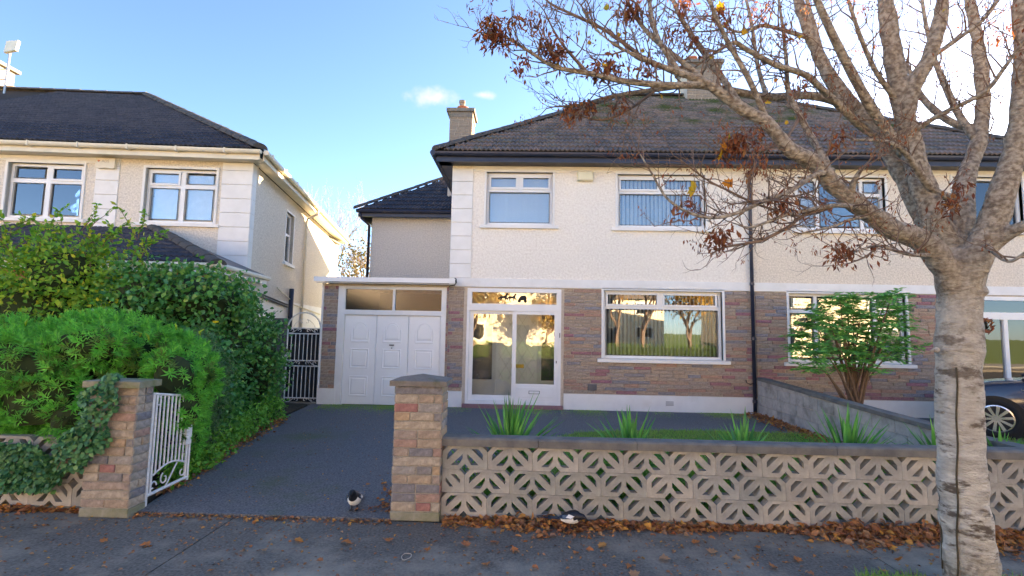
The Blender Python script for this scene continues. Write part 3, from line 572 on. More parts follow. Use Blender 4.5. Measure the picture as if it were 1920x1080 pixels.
# two-storey return behind the garage
EX0, EY0, EY1 = -4.45, 13.62, 21.6
MB().box(EX0, -1.63, EY0, EY1, 2.72, 4.90).build('return_wall', 'dash_rear', main); MB().box(EX0, -1.63, EY0+.01, EY1, 0, 2.65).build('return_base', 'dash_rear', main)
MB().box(EX0-.3, -1.64, EY0-.33, EY0-.295, 4.80, 4.99).build('return_fascia', 'navy', main); MB().box(EX0-.3, -1.64, EY0-.294, EY0-.002, 4.86, 4.88).build('return_soffit', 'navy', main)
MB().box(EX0-.3, EX0-.265, EY0-.294, EY1, 4.80, 4.99).build('return_side_fascia', 'navy', main)
MB().tube([(EX0-.33, EY0-.385, 4.95), (-1.64, EY0-.385, 4.95)], .055, 8).build('return_gutter', 'navy', main)
MB().tube([(EX0-.25, EY0-.37, 4.92), (EX0-.2, EY0-.3, 4.75), (EX0-.06, EY0-.05, 4.6), (EX0-.05, EY0-.05, 2.75)], .04, 8).build('return_downpipe', 'navy', main, smooth=True)
re_, rr_ = EX0-.36, 2.75; rz_ = 5.0+rr_*.74
rdk = MB(); rdk.add([(re_, EY0-.4, 4.98), (-1.66, EY0-.4, 4.98), (-1.66, EY0-.4+rr_, rz_-.02), (re_+rr_, EY0-.4+rr_, rz_-.02), (re_, EY1+.3, 4.98), (re_+rr_, EY1-2.4, rz_-.02), (-1.66, EY1-2.4, rz_-.02), (-1.66, EY1+.3, 4.98)], [(0, 1, 2, 3), (0, 3, 5, 4), (3, 2, 6, 5), (4, 5, 6, 7), (1, 7, 6, 2), (0, 4, 7, 1)])
rroof = rdk.build('return_roof', 'roof_deck', main); s3 = Vector((0, rr_, rr_*.74)); sl3 = s3.length
roof_slope(rroof, (re_, EY0-.42, 5.0), (1, 0, 0), s3, lambda a, b: a > b/sl3*rr_ and a < -1.68-re_, 16, 11, .2005, .2955, 'tile_dark', 75, OFF[main])
ridge_run(rroof, (re_, EY0-.4, 5.03), (re_+rr_, EY0-.4+rr_, rz_+.03), OFF[main], r=.11)
# chimneys
def chimney(root, x0, x1, y0, y1, z0, z1, pots):
    ch = MB().box(x0, x1, y0, y1, z0, z1).build('chimney', 'mortar', root)
    bricks(ch, x0, x1, max(z0, z1-1.6), z1-.03, y0, .085, [.3, .22, .4], [], 'chimney_m', seed=3, depth=.012, name='chimney_brick'); bricks(ch, y0, y1, max(z0, z1-1.6), z1-.03, x1, .085, [.3, .22], [], 'chimney_m', seed=4, depth=.012, side=1, name='chimney_brick')
    MB().box(x0-.09, x1+.09, y0-.09, y1+.09, z1, z1+.10).build('chimney_cap', 'cap_stone', ch); MB().box(x0-.03, x1+.03, y0-.03, y1+.03, z1-.16, z1-.002).build('chimney_collar', 'cap_stone', ch)
    for px_, r_, h_, mt in pots: MB().lathe((px_, (y0+y1)/2, z1+.1), [(r_, 0), (r_*.95, h_*.8), (r_*1.12, h_*.82), (r_*1.12, h_)], 14).build('chimney_pot', mt, ch, smooth=False)
    return ch
chimney(main, -2.34, -1.67, 14.0, 14.7, 4.0, 8.22, [(-2.0, .16, .2, 'pot'), (-2.02, .09, .42, 'chimney_m')])
chimney(main, 4.84, 5.86, 14.1, 14.9, 8.2, 9.86, [(5.15, .14, .3, 'pot'), (5.5, .14, .3, 'pot')])

nb = thing('semi_detached_house', 'beige pebble-dashed house behind the bare street tree and parked car', 'house', (8.1, 10.3, 0))
NLW = (5.60, 8.03, 1.11, 2.55); NW2 = (5.86, 7.72, 3.93, 5.08); NW3 = (9.15, 10.60, 3.95, 5.12); NP = (8.95, 10.96, .10, 2.55)
nroof, *_n, nex, nrx = house_shell(nb, 'dash_beige', AX+.004, 11.36, [NW2, NW3], [NLW, (8.95, 10.96, -.01, 2.55)], [(4.9, 8.9), (11.0, 11.36)], [(AX+.006, 8.9), (11.0, 11.36)], 1)
roof_slope(nroof, (AX, ROOF['ey'], ROOF['ez']), (1, 0, 0), SL, lambda a, b: a < 6.82-b/SLEN*HIP+.02, 34, 20, .2005, .2955, 'tile_brown', 225, OFF[nb])
ridge_run(nroof, (nex-.02, ROOF['ey']+.02, ROOF['ez']+.03), (nrx, ROOF['ry'], ROOF['rz']+.02), OFF[nb]); ridge_run(nroof, (AX, ROOF['ry'], ROOF['rz']+.03), (nrx, ROOF['ry'], ROOF['rz']+.03), OFF[nb])
SS2 = Vector((-HIP, 0, ROOF['rz']-ROOF['ez']))
roof_slope(nroof, (nex, ROOF['ey'], ROOF['ez']), (0, 1, 0), SS2, lambda a, b: b/sl2*4.66 < a < 9.32-b/sl2*4.66, 46, 21, .2005, .2955, 'tile_brown', 0, OFF[nb])
def tri(W, zt): 
    a, b, c, d = W; t = (b-a); m1, m2 = a+t*.25, a+t*.76
    return ([(a+.09, m1-.06, c+.09, zt-.07), (a+.09, m1-.06, zt+.06, d-.09), (m1+.06, m2-.06, c+.09, d-.09), (m2+.06, b-.09, c+.09, zt-.07), (m2+.06, b-.09, zt+.06, d-.09)],
            [(m1-.035, m1+.035, c+.055, d-.055), (m2-.035, m2+.035, c+.055, d-.055), (a+.055, m1-.035, zt-.04, zt+.03), (m2+.035, b-.055, zt-.04, zt+.03)])
for Wn, zt in ((NLW, 2.18), (NW2, 4.72), (NW3, 4.72)):
    pn, br = tri(Wn, zt); wn = window(nb, *Wn, HY, pn, br, glass='glass_sky' if zt > 3 else 'glass')
    for s in (0, 1):
        cm_ = MB(); xa = Wn[0]+.08 if s == 0 else Wn[1]-.5; n = 14
        for i in range(n): cm_.quad((xa+i*.03, HY+.24+.02*(i % 2), Wn[2]+.05), (xa+(i+1)*.03, HY+.24+.02*((i+1) % 2), Wn[2]+.05), (xa+(i+1)*.03, HY+.24+.02*((i+1) % 2), Wn[3]-.04), (xa+i*.03, HY+.24+.02*(i % 2), Wn[3]-.04))
        cm_.build('curtain', 'curtain', wn)
x0, x1, z0, z1 = NP; por = MB()
por.box(x0, x0+.055, HY-.02, HY+.08, z0, z1).box(x1-.055, x1, HY-.02, HY+.08, z0, z1).box(x0+.055, x1-.055, HY-.02, HY+.08, 2.47, z1).box(x0+.055, x1-.055, HY-.022, HY+.08, 2.07, 2.22).box(x0+.055, x1-.055, HY-.024, HY+.08, z0, .17).box(10.02, 10.10, HY-.012, HY+.06, .17, 2.07)
npor = por.build('porch_front', 'white_upvc', nb)
for a, b, c, d in ((x0+.055, 10.02, .17, 2.07), (10.10, x1-.055, .17, 2.07), (x0+.055, x1-.055, 2.22, 2.47)): MB().box(a, b, HY+.03, HY+.038, c, d).build('pane', 'glass', npor)
MB().box(8.9, 11.0, HY-.1, HY+.25, .02, .098).build('porch_step', 'step_m', nb); MB().box(8.93, 10.98, 11.3, 11.35, 0, 2.55).build('porch_inner_wall', 'curtain', nb)
nd_ = MB().cbox(9.02, 9.98, 11.2, 11.25, .12, 2.14, .01).build('front_door', 'white_door', nb); MB().lathe((9.25, 11.18, 1.05), [(.03, 0), (.03, .05)], 10).build('door_knob', 'dark_metal', nd_)
MB().box(8.89, 8.94, HY+.285, 11.3, 0, 2.58).build('porch_side', 'white_paint', nb)
wr = MB()
for i in range(70):
    t = i/70*2*math.pi; r_ = .13+random.uniform(-.03, .03); c_ = Vector((9.63+r_*math.cos(t), HY-.03+random.uniform(-.02, .01), 1.93+r_*math.sin(t))); d_ = Vector((random.uniform(-1, 1), random.uniform(-.6, .2), random.uniform(-1, 1))).normalized()*.05; e_ = d_.cross(Vector((0, 1, 0)))*.4
    wr.quad(c_-d_, c_+e_, c_+d_, c_-e_)
tag(wr.build('door_wreath', 'seeds'), 'round brown wreath hanging on the porch glass behind the trunk', 'wreath')

# ================================================================== the house on the left (own axes: x along its front, y back)
lh = thing('detached_house', 'grey-beige pebble-dashed house with white quoins at the left edge', 'house', (-6.10, 10.3, 0), R(4.5)); OFF[lh] = Vector()
A1, A2 = (-2.27, -.76, 3.87, 5.08), (-5.15, -3.58, 3.89, 5.10)
wall_open(-10, 0, 2.2, 5.27, 0, .28, [A1, A2]).build('front_wall', 'dash_grey', lh); MB().box(-10, -.003, .004, .28, 0, 2.198).build('lower_front_wall', 'dash_grey', lh)
ENDX, ENDY = -1.12, 10.0
def side_pt(t, z, o=0): n = Vector((ENDY, -ENDX, 0)).normalized(); return Vector((ENDX*t, ENDY*t, z))+n*o
def side_panel(m, t0, t1, z0, z1, o0, o1):
    m.hexa([side_pt(t0, z0, o1), side_pt(t1, z0, o1), side_pt(t1, z0, o0), side_pt(t0, z0, o0), side_pt(t0, z1, o1), side_pt(t1, z1, o1), side_pt(t1, z1, o0), side_pt(t0, z1, o0)]); return m
SWT = (.262, .335); SWZ = (3.42, 4.83); sw = MB(); t0, t1 = SWT
for a, b, c, d in ((.029, t0, 0, 5.27), (t1, 1, 0, 5.27), (t0, t1, 0, SWZ[0]), (t0, t1, SWZ[1], 5.27)): side_panel(sw, a, b, c, d, -.28, 0)
fix(sw.build('side_wall', 'dash_grey', lh)); fix(side_panel(MB(), .03, 1, .0, 2.35, .002, .02).build('side_dado', 'white_paint', lh))
MB().box(-10, ENDX-.3, 9.7, 10, 0, 5.27).build('back_wall', 'dash_grey', lh); MB().box(-9.8, -.9, 2.6, 2.7, 2.3, 5.2).build('inner_wall', 'curtain', lh); MB().box(-9.9, -.9, .3, 9.6, 5.1, 5.2).build('ceiling', 'interior', lh); MB().box(-10, -9.75, .285, 9.69, 0, 5.27).build('far_wall', 'dash_grey', lh)
sw_ = fix(side_panel(side_panel(side_panel(side_panel(side_panel(MB(), t0, t0+.006, *SWZ, -.14, -.08), t1-.006, t1, *SWZ, -.14, -.08), t0+.006, t1-.006, SWZ[0], SWZ[0]+.07, -.14, -.08), t0+.006, t1-.006, SWZ[1]-.07, SWZ[1], -.14, -.08), t0+.006, t1-.006, 4.2, 4.27, -.14, -.08).build('side_window', 'white_upvc', lh))
fix(side_panel(MB(), t0+.006, t1-.006, SWZ[0]+.07, SWZ[1]-.07, -.115, -.105).build('pane', 'glass', sw_)); fix(side_panel(MB(), t0-.012, t1+.012, SWZ[0]-.09, SWZ[0]-.005, -.1, .07).build('sill', 'white_paint', sw_))
fix(side_panel(side_panel(side_panel(MB(), t0-.006, t0, SWZ[0], SWZ[1]+.05, -.07, .014), t1, t1+.006, SWZ[0], SWZ[1]+.05, -.07, .014), t0, t1, SWZ[1], SWZ[1]+.05, -.07, .014).build('surround', 'white_paint', sw_))
z = 2.22
while z < 5.2:                                          # corner quoins return round the side; the pilaster between the windows has none
    h = min(.318, 5.262-z); MB().cbox(-.64, .022, -.026, -.001, z+.004, z+h-.004, .006).build('quoin', 'white_paint', lh)
    fix(side_panel(MB(), .0005, .028, z+.004, z+h-.004, .0025, .024).build('quoin_return', 'white_paint', lh))
    MB().cbox(-3.32, -2.83, -.024, -.001, z+.004, z+h-.004, .006).build('pilaster_block', 'white_paint', lh); z += h
MB().box(-10, -3.321, -.02, -.001, 5.145, 5.262).build('frieze', 'white_paint', lh)
for Wl in (A1, A2):
    a, b, c, d = Wl; mid = (a+b)/2; zt = d-.38
    wn = window(lh, *Wl, 0, [(a+.1, mid-.09, zt+.07, d-.1), (mid+.09, b-.1, zt+.07, d-.1), (a+.1, mid-.09, c+.09, zt-.05), (mid+.09, b-.1, c+.09, zt-.05)],
           [(mid-.05, mid+.05, c+.055, d-.055), (a+.055, mid-.05, zt-.04, zt+.05), (mid+.05, b-.055, zt-.04, zt+.05)], [(mid+.055, b-.05, zt+.02, d-.05)] if Wl == A2 else [(a+.05, mid-.055, zt+.02, d-.05)], trim=.05, glass='glass_sky')
    rb = MB().box(a+.07, b-.07, .22, .225, c+.07, d-.06).build('roller_blind', 'curtain', wn)
tag(fix(MB().add([(-4.36, .185, 3.945), (-4.14, .185, 3.945), (-4.14, .215, 3.945), (-4.36, .215, 3.945), (-4.33, .2, 4.13), (-4.25, .2, 4.19)], [(0, 3, 2, 1), (0, 1, 5, 4), (1, 2, 5), (2, 3, 4, 5), (3, 0, 4)]).build('cushion', 'red_toy')), 'red cushion on the windowsill of the left house upstairs', 'cushion')
bpy.data.objects['cushion'].parent = None; bpy.data.objects['cushion'].matrix_world = Matrix.Translation((-6.10, 10.3, 0)) @ Matrix.Rotation(R(4.5), 4, 'Z')
# alarm box with a heart and letters
ab = MB().prism([[(-3.27, 5.02), (-3.20, 5.005), (-3.07, 5.022), (-2.94, 5.005), (-2.88, 5.02), (-2.875, 5.23), (-3.275, 5.23)]], -.11, -.027).build('alarm_box', 'cream_plastic', lh)
hp = [(-3.21+.028*(16*math.sin(t)**3)/16, 5.165+.028*(13*math.cos(t)-5*math.cos(2*t)-2*math.cos(3*t)-math.cos(4*t))/16) for t in [i*2*math.pi/16 for i in range(16)]]
MB().prism([hp], -.113, -.1105).build('heart_mark', 'heart', ab)
def text(body, size, loc, rot, mat, parent, name):
    cu = bpy.data.curves.new(name, 'FONT'); cu.body = body; cu.size = size; cu.extrude = .001; to = bpy.data.objects.new(name, cu); C.objects.link(to)
    bpy.context.view_layer.update(); me = bpy.data.meshes.new_from_object(to); bpy.data.objects.remove(to); return link(name, me, mat, parent, loc=loc, rot=rot)
text('ADS', .085, (-3.15, -.1115, 5.135), (math.pi/2, 0, 0), 'print_grey', ab, 'lettering')
# eaves and roof
def eave_box(name, y0, y1, z0, z1, mat): MB().box(-10.3, .30, y0, y1, z0, z1).build(name, mat, lh)
eave_box('fascia', -.36, -.33, 5.235, 5.40, 'cream_plastic'); eave_box('soffit', -.329, -.002, 5.272, 5.29, 'cream_plastic')
g = MB(); k = 7; pr = [(-.425+.06*math.cos(math.pi*i/k), 5.42-.08*math.sin(math.pi*i/k)) for i in range(k+1)]; g.add([(x, y, z) for x in (-10.3, .36) for y, z in pr], [(i, i+1, i+k+2, i+k+1) for i in range(k)]+[tuple(range(k+1)), tuple(range(2*k+1, k, -1))]); gut = g.build('gutter', 'cream_plastic', lh)
for i in range(8): MB().box(-7.4+i*1.0, -7.37+i*1.0, -.492, -.362, 5.325, 5.435).build('gutter_bracket', 'cream_plastic', gut)
fix(side_panel(MB(), -.032, 1.03, 5.235, 5.40, .305, .335).build('side_fascia', 'cream_plastic', lh)); fix(side_panel(MB(), .0, 1.03, 5.272, 5.29, .026, .304).build('side_soffit', 'cream_plastic', lh))
sg = MB().tube([side_pt(-.042, 5.39, .395), side_pt(1.035, 5.39, .395)], .058, 8).build('side_gutter', 'cream_plastic', lh)
for i in range(11): p = side_pt(-.01+i*.1, 5.39, .395); MB().box(p.x-.06, p.x+.065, p.y-.015, p.y+.015, 5.33, 5.452).build('gutter_bracket', 'cream_plastic', sg)
MB().tube([side_pt(.45, 5.33, .39), side_pt(.45, 5.2, .36), side_pt(.45, 5.05, .08), side_pt(.45, 4.9, .06), side_pt(.45, .1, .06)], .04, 10).build('downpipe', 'cream_plastic', lh, smooth=True)
MB().tube([side_pt(.32, 1.0, .09), side_pt(.32, 2.72, .09)], .065, 10).build('soil_pipe', 'navy', lh, smooth=True)
for ta, za, tb, zb in ((.05, 2.42, .30, 2.25), (.05, 2.36, .30, 2.19), (.20, 2.65, .315, 2.42), (.34, 2.3, .7, 2.1)): MB().tube([side_pt(ta, za, .06), side_pt(tb, zb, .06)], .022, 6).build('waste_pipe', 'cream_plastic' if za > 2.5 or tb > .5 else 'grey_wall', lh)
c0 = Vector((.36, -.45, 5.45)); c1 = side_pt(1.045, 5.45, .40); RX, RY, RZ = -6.1, 5.2, 9.18
dk = MB().add([(-14, c0.y, c0.z-.03), (c0.x, c0.y, c0.z-.03), (RX, RY, RZ-.03), (-14, RY, RZ-.03), (c1.x, c1.y, c1.z-.03), (-14, c1.y, c1.z-.03)], [(0, 1, 2, 3), (1, 4, 2), (2, 4, 5, 3)]); lroof = dk.build('roof', 'roof_deck', lh)
MB().box(-14, -10.01, .3, 9.6, 0, 5.4).build('next_bay', 'dash_grey', lh)
s4 = Vector((0, RY-c0.y, RZ-c0.z)); L4 = s4.length
roof_slope(lroof, (c0.x-.2005*46, c0.y, c0.z), (1, 0, 0), s4, lambda a, b: a < .2005*46-(c0.x-RX)*b/L4+.02, 46, 24, .2005, .283, 'tile_dark', 240, Vector())
ux = (c1-c0).normalized(); e3 = Vector((RX, RY, RZ))-c0; s5 = e3-ux*e3.dot(ux); L5 = s5.length; W5 = (c1-c0).length; pr5 = e3.dot(ux)
roof_slope(lroof, c0, ux, s5, lambda a, b: pr5*b/L5 < a < W5-(W5-pr5)*b/L5, 52, 26, .2005, .283, 'tile_dark', 0, Vector())
ridge_run(lroof, c0+Vector((-.02, .02, .03)), (RX, RY, RZ+.02), Vector(), r=.15); ridge_run(lroof, (RX, RY, RZ+.03), (-14, RY, RZ+.03), Vector(), r=.13)
# projecting porch and garage with lean-to hip
MB().box(-9.9, .35, -2.0, -1.8, 0, .9).build('porch_dwarf_wall', 'orange_brick', lh); MB().box(-9.9, .35, -2.0, -1.8, 2.3, 2.6).build('porch_lintel', 'orange_brick', lh); MB().box(.13, .35, -1.79, -.03, 0, 2.6).build('porch_end_wall', 'dash_grey', lh)
pf = MB()
for i in range(9): pf.box(-9.9+i*1.27, -9.82+i*1.27, -1.98, -1.86, .9, 2.3)
pf.box(-9.81, .25, -1.97, -1.87, 2.2, 2.3).box(-9.81, .25, -1.97, -1.87, .9, 1.0).box(-9.81, .25, -1.965, -1.875, 1.75, 1.82); pw = pf.build('porch_glazing', 'white_upvc', lh); MB().box(-9.8, .1, -1.93, -1.92, 1.0, 2.2).build('pane', 'glass', pw)
MB().box(-9.9, .1, -.4, -.35, .0, 2.5).build('porch_inner_wall', 'curtain', lh)
MB().box(-10, .62, -2.24, -2.21, 2.56, 2.70).build('porch_fascia', 'white_upvc', lh); MB().tube([(-10, -2.28, 2.68), (.66, -2.28, 2.68)], .05, 8).build('porch_gutter', 'cream_plastic', lh); MB().tube([(.66, -2.28, 2.68), (.52, -.05, 2.68)], .05, 8).build('porch_side_gutter', 'cream_plastic', lh)
fix(MB().hexa([(.57, -2.2, 2.56), (.60, -2.2, 2.56), (.48, -.05, 2.56), (.45, -.05, 2.56), (.57, -2.2, 2.7), (.60, -2.2, 2.7), (.48, -.05, 2.7), (.45, -.05, 2.7)]).build('porch_side_fascia', 'white_upvc', lh))
po = Vector((.66, -2.30, 2.72)); ph = Vector((-2.0, -.03, 3.72)); pd = MB().add([(-10, po.y, po.z-.03), (po.x, po.y, po.z-.03), (ph.x, ph.y, ph.z-.03), (-10, ph.y, ph.z-.03), (.52, -.03, 2.69)], [(0, 1, 2, 3), (1, 4, 2)]); proof = pd.build('porch_roof', 'roof_deck', lh)
s6 = Vector((0, ph.y-po.y, ph.z-po.z)); L6 = s6.length
roof_slope(proof, (po.x-.2005*28, po.y, po.z), (1, 0, 0), s6, lambda a, b: a < .2005*28-(po.x-ph.x)*b/L6, 28, 9, .2005, .283, 'tile_dark', 60, Vector())
ridge_run(proof, po, ph+Vector((0, 0, .03)), Vector(), r=.13)
fix(MB().add([(po.x-.05, po.y+.05, po.z+.01), (.52, -.03, 2.72), (ph.x+.1, ph.y, ph.z-.01), (po.x-.05, po.y+.05, po.z-.01), (.52, -.03, 2.70), (ph.x+.1, ph.y, ph.z-.028)], [(0, 1, 2), (5, 4, 3), (0, 3, 4, 1), (1, 4, 5, 2)]).build('lead_slope', 'navy', proof))
chl = MB().box(-11.5, -10.72, 4.9, 5.6, 8.6, 9.95).build('chimney', 'chimney_m', lh); MB().box(-11.6, -10.62, 4.8, 5.7, 9.95, 10.06).build('chimney_cap', 'cap_stone', chl)

# ================================================================== garden walls, piers, gates
def block_mesh():
    w, h, c = .398, .198, .046
    out = [(-w/2, 0), (-c, 0), (0, c), (c, 0), (w/2, 0), (w/2, h-c), (w/2-c, h), (-w/2+c, h), (-w/2, h-c)]
    A = [(.040, .078), (.040, .127), (.080, .174), (.142, .174)]; B = [(.178, .132), (.178, .092), (.142, .036), (.076, .036)]
    loops = [out]
    for q in (A, B): loops.append([(u-w/2, v) for u, v in q]); loops.append([(w/2-u, v) for u, v in reversed(q)])
    return MB().prism(loops, 0, .075).mesh('screen_block')
BLK = block_mesh()
def screen_wall(root, x0, x1, y, z0=.0):
    off = OFF[root]
    for r in range(3):
        x = x0+(.2 if r != 1 else .0); z = z0+r*.2
        if r == 1:
            hm = wm = None
        while x-.2 < x1-.05:
            if r == 1 and x-.2 < x0-.01:                # half block starts the middle course
                w, h, c = .198, .198, .046; lp = [(0, 0), (w, 0), (w, h-c), (w-c, h), (c, h), (0, h-c)]; q = [(.2+u-.398/2-.2+.0, v) for u, v in []]
                ho = [[(.172-.14, .128), (.172-.14, .094), (.066, .05), (.10, .05)], [(.075, .155), (.12, .155), (.16, .11), (.16, .08)]]
                m = MB().prism([[(0, 0), (w, 0), (w, h-c), (w-c, h), (0, h)], ho[0], ho[1]], 0, .075); link('screen_block', m.mesh('screen_block'), 'screen_block', root, loc=Vector((x0+.001, y, z))-off); x += .4; continue
            b = link('screen_block', BLK, 'screen_block', root, loc=Vector((x, y+random.uniform(-.003, .003), z))-off, rot=(0, random.uniform(-.004, .004), random.uniform(-.006, .006))); x += .4
def coping(root, x0, x1, y, z, n, mat='coping', slope=None):
    off = OFF[root]
    for i in range(n):
        a, b = x0+(x1-x0)*i/n, x0+(x1-x0)*(i+1)/n; d = random.uniform(-.003, .003)
        fix(MB().add([(a+.002, y-.03, z+d), (b-.002, y-.03, z+d), (b-.002, y+.125, z+d), (a+.002, y+.125, z+d), (a+.002, y-.03, z+.06+d), (b-.002, y-.03, z+.06+d), (b-.002, y-.012, z+.075+d), (a+.002, y-.012, z+.075+d), (b-.002, y+.125, z+.075+d), (a+.002, y+.125, z+.075+d)],
                     [(0, 3, 2, 1), (0, 1, 5, 4), (4, 5, 6, 7), (7, 6, 8, 9), (1, 2, 8, 6, 5), (3, 0, 4, 7, 9), (2, 3, 9, 8)]).build('coping_stone', mat, root))
fw = thing('screen_block_wall', 'long low pierced concrete screen wall with dark coping, in front of the lawn', 'garden wall', (2.1, 4.38, 0), group='pierced garden walls')
screen_wall(fw, -.70, 7.0, 4.36, .03); coping(fw, -.715, 7.05, 4.36, .632, 9)
MB().box(-.70, 7.0, 4.355, 4.46, -.02, .026).build('footing', 'moss_concrete', fw)
lwall = thing('screen_block_wall', 'short pierced concrete wall under ivy and hebe at the left edge', 'garden wall', (-5.4, 4.38, 0), group='pierced garden walls')
screen_wall(lwall, -7.6, -3.84, 4.33, .03); MB().box(-7.6, -3.84, 4.325, 4.43, -.02, .026).build('footing', 'moss_concrete', lwall)
def pier(root, x0, w, y0, h, seed, capmat, flat=False, dp=.3):
    r = root; x1 = x0+w; y1 = y0+dp
    cb = MB().box(x0+.008, x1-.008, y0+.008, y1-.008, .02, h).build('pier_core', 'pier_mortar', r)
    MB().cbox(x0-.004, x1+.004, y0-.004, y1+.004, .0, .075, .006).build('pier_foot', 'moss_concrete', r)
    for (a, b, yy, sd_, so) in ((x0, x1, y0+.008, 0, 0), (y0, y1, x1-.008, 1, 5), (y0, y1, x0+.008, -1, 9)): bricks(r, a, b, .08, h, yy, .0745, [w/2, w/2, w, w*.33] if sd_ == 0 else [dp, dp/2], [], 'pier_brick', seed=seed+so, depth=.011, side=sd_, jt=.009, ends=False)
    c = Vector(((x0+x1)/2, (y0+y1)/2, 0)); e = w/2+.04; t = .045 if not flat else .055; k = .05 if not flat else .018
    fix(MB().add([(c.x+sx*e, c.y+sy*(dp/2+.04), h+z) for z in (.0, t) for sx, sy in ((-1, -1), (1, -1), (1, 1), (-1, 1))]+[(c.x, c.y, h+t+k)], [(0, 3, 2, 1), (0, 1, 5, 4), (1, 2, 6, 5), (2, 3, 7, 6), (3, 0, 4, 7), (4, 5, 8), (5, 6, 8), (6, 7, 8), (7, 4, 8)]).build('pier_cap', capmat, r))
    return r
p1 = thing('brick_pier', 'upright multicoloured brick gate pier with dark pyramid cap', 'gate pier', (-.915, 4.51, 0), group='brick gate piers'); pier(p1, -1.13, .425, 4.295, 1.155, 21, 'cap_stone')
MB().box(-1.137, -1.131, 4.35, 4.375, .06, 1.05).build('gate_stop', 'white_metal', p1)
p2 = thing('brick_pier', 'brick gate pier half hidden by hebe and ivy, flat mossy cap', 'gate pier', (-3.57, 4.39, 0), group='brick gate piers'); pier(p2, -3.785, .425, 4.18, 1.10, 57, 'moss_concrete', True, .18)
dv = thing('divider_wall', 'grey concrete block wall sloping from the house towards the street between the gardens', 'garden wall', (4.95, 7.3, 0))
def dtop(y): return .56+.16*max(0, min(1, (y-5.4)/4.7))**1.2
y = 4.46
dm_ = MB().hexa([(4.895, 4.46, -.02), (4.995, 4.46, -.02), (4.995, 10.26, -.02), (4.895, 10.26, -.02), (4.895, 4.46, .53), (4.995, 4.46, .53), (4.995, 10.26, .68), (4.895, 10.26, .68)]).build('wall_core', 'mortar', dv); MATS['mortar']
rr = random.Random(4)
for r in range(4):
    z0 = .022+r*.2; y = 4.47-(.2 if r % 2 else 0)
    while y < 10.2:
        a, b = max(y, 4.47), min(y+.41, 10.25); y += .415
        t0, t1 = min(z0+.192, dtop(a)-.01), min(z0+.192, dtop(b)-.01)
        if b-a < .08 or max(t0, t1)-z0 < .035: continue
        t0, t1 = max(t0, z0+.01), max(t1, z0+.01); xx = 4.88+rr.uniform(-.004, .004)
        fix(MB().hexa([(xx, a, z0), (5.01, a, z0), (5.01, b-.006, z0), (xx, b-.006, z0), (xx, a, t0), (5.01, a, t0), (5.01, b-.006, t1), (xx, b-.006, t1)]).build('concrete_block', 'divider_block', dv))
n = 8
for i in range(n):
    a, b = 4.47+5.78*i/n, 4.47+5.78*(i+1)/n-.004; za, zb = dtop(a), dtop(b)
    fix(MB().hexa([(4.855, a, za), (5.035, a, za), (5.035, b, zb), (4.855, b, zb), (4.855, a, za+.055), (5.035, a, za+.055), (5.035, b, zb+.055), (4.855, b, zb+.055)]).build('coping_stone', 'coping', dv))
def scroll(c, r, a0, turns, y, ux=1, n=18):            # flat iron scroll in the x-z plane
    return [(c[0]+ux*r*(1-.75*i/n)*math.cos(a0+turns*2*math.pi*i/n), y, c[1]+r*(1-.75*i/n)*math.sin(a0+turns*2*math.pi*i/n)) for i in range(n+1)]
# side gate
sg = thing('side_gate', 'white arched wrought-iron side gate beside the garage', 'gate', (-4.80, 10.42, 0)); ga, gb, gy, gz = -5.15, -4.43, 10.42, 1.62
fr = MB(); rb = .017
fr.tube([(ga, gy, .05), (ga, gy, gz)], rb, 6).tube([(gb, gy, .05), (gb, gy, gz)], rb, 6); cx, ra = (ga+gb)/2, (gb-ga)/2
fr.tube([(cx+ra*math.cos(math.pi*i/16), gy, gz+ra*.95*math.sin(math.pi*i/16)) for i in range(17)], rb, 6)
for z in (.12, .80, .92, 1.50, 1.62): fr.tube([(ga, gy, z), (gb, gy, z)], .014, 6)
fr.build('gate_frame', 'white_metal', sg)
for i in range(7):
    x = ga+(gb-ga)*(i+1)/8
    for z0, z1 in ((.12, .80), (.92, 1.50)): MB().tube([(x, gy, z0), (x, gy, z1)], .010, 6).build('gate_bar', 'white_metal', sg)
for zc, sgn in ((.86, 1), (1.56, 1), (.08, 1)):
    for s in (-1, 1):
        for u in (.28, .1): MB().tube(scroll((cx+s*u*.9, zc), .045, 0 if s > 0 else math.pi, .8*s, gy), .007, 5).build('gate_scroll', 'white_metal', sg)
        MB().tube([(cx+s*.14, gy, zc+.045), (cx+s*.25, gy, zc-.04), (cx+s*.33, gy, zc-.045)], .007, 5).build('gate_scroll', 'white_metal', sg)
for s in (-1, 1): MB().tube([(cx+s*.24, gy, 1.64), (cx+s*.2, gy, 1.72), (cx+s*.1, gy, 1.80)]+scroll((cx+s*.05, 1.76), .05, math.pi/2, .7*-s, gy), .007, 5).build('gate_scroll', 'white_metal', sg)
MB().box(ga-.03, ga+.09, gy-.03, gy+.02, .98, 1.04).build('gate_latch', 'white_metal', sg)
board = thing('timber_screen', 'dark boarded panel fixed behind the white side gate', 'panel', (-4.8, 10.5, 0))
for i in range(8): MB().box(-5.15+i*.0905, -5.065+i*.0905, 10.475, 10.495, .03, 1.60+(.02 if i % 2 else 0)).build('board', 'dark_board', board)
MB().box(-5.15, -4.43, 10.496, 10.52, .4, .5).build('rail', 'dark_board', board)
tag(MB().cbox(-5.62, -5.19, 10.36, 10.56, -.02, 1.83, .01).box(-5.63, -5.18, 10.35, 10.57, .83, .86).build('gate_post', 'grey_wall'), 'grey rendered concrete post on the left of the side gate', 'post')
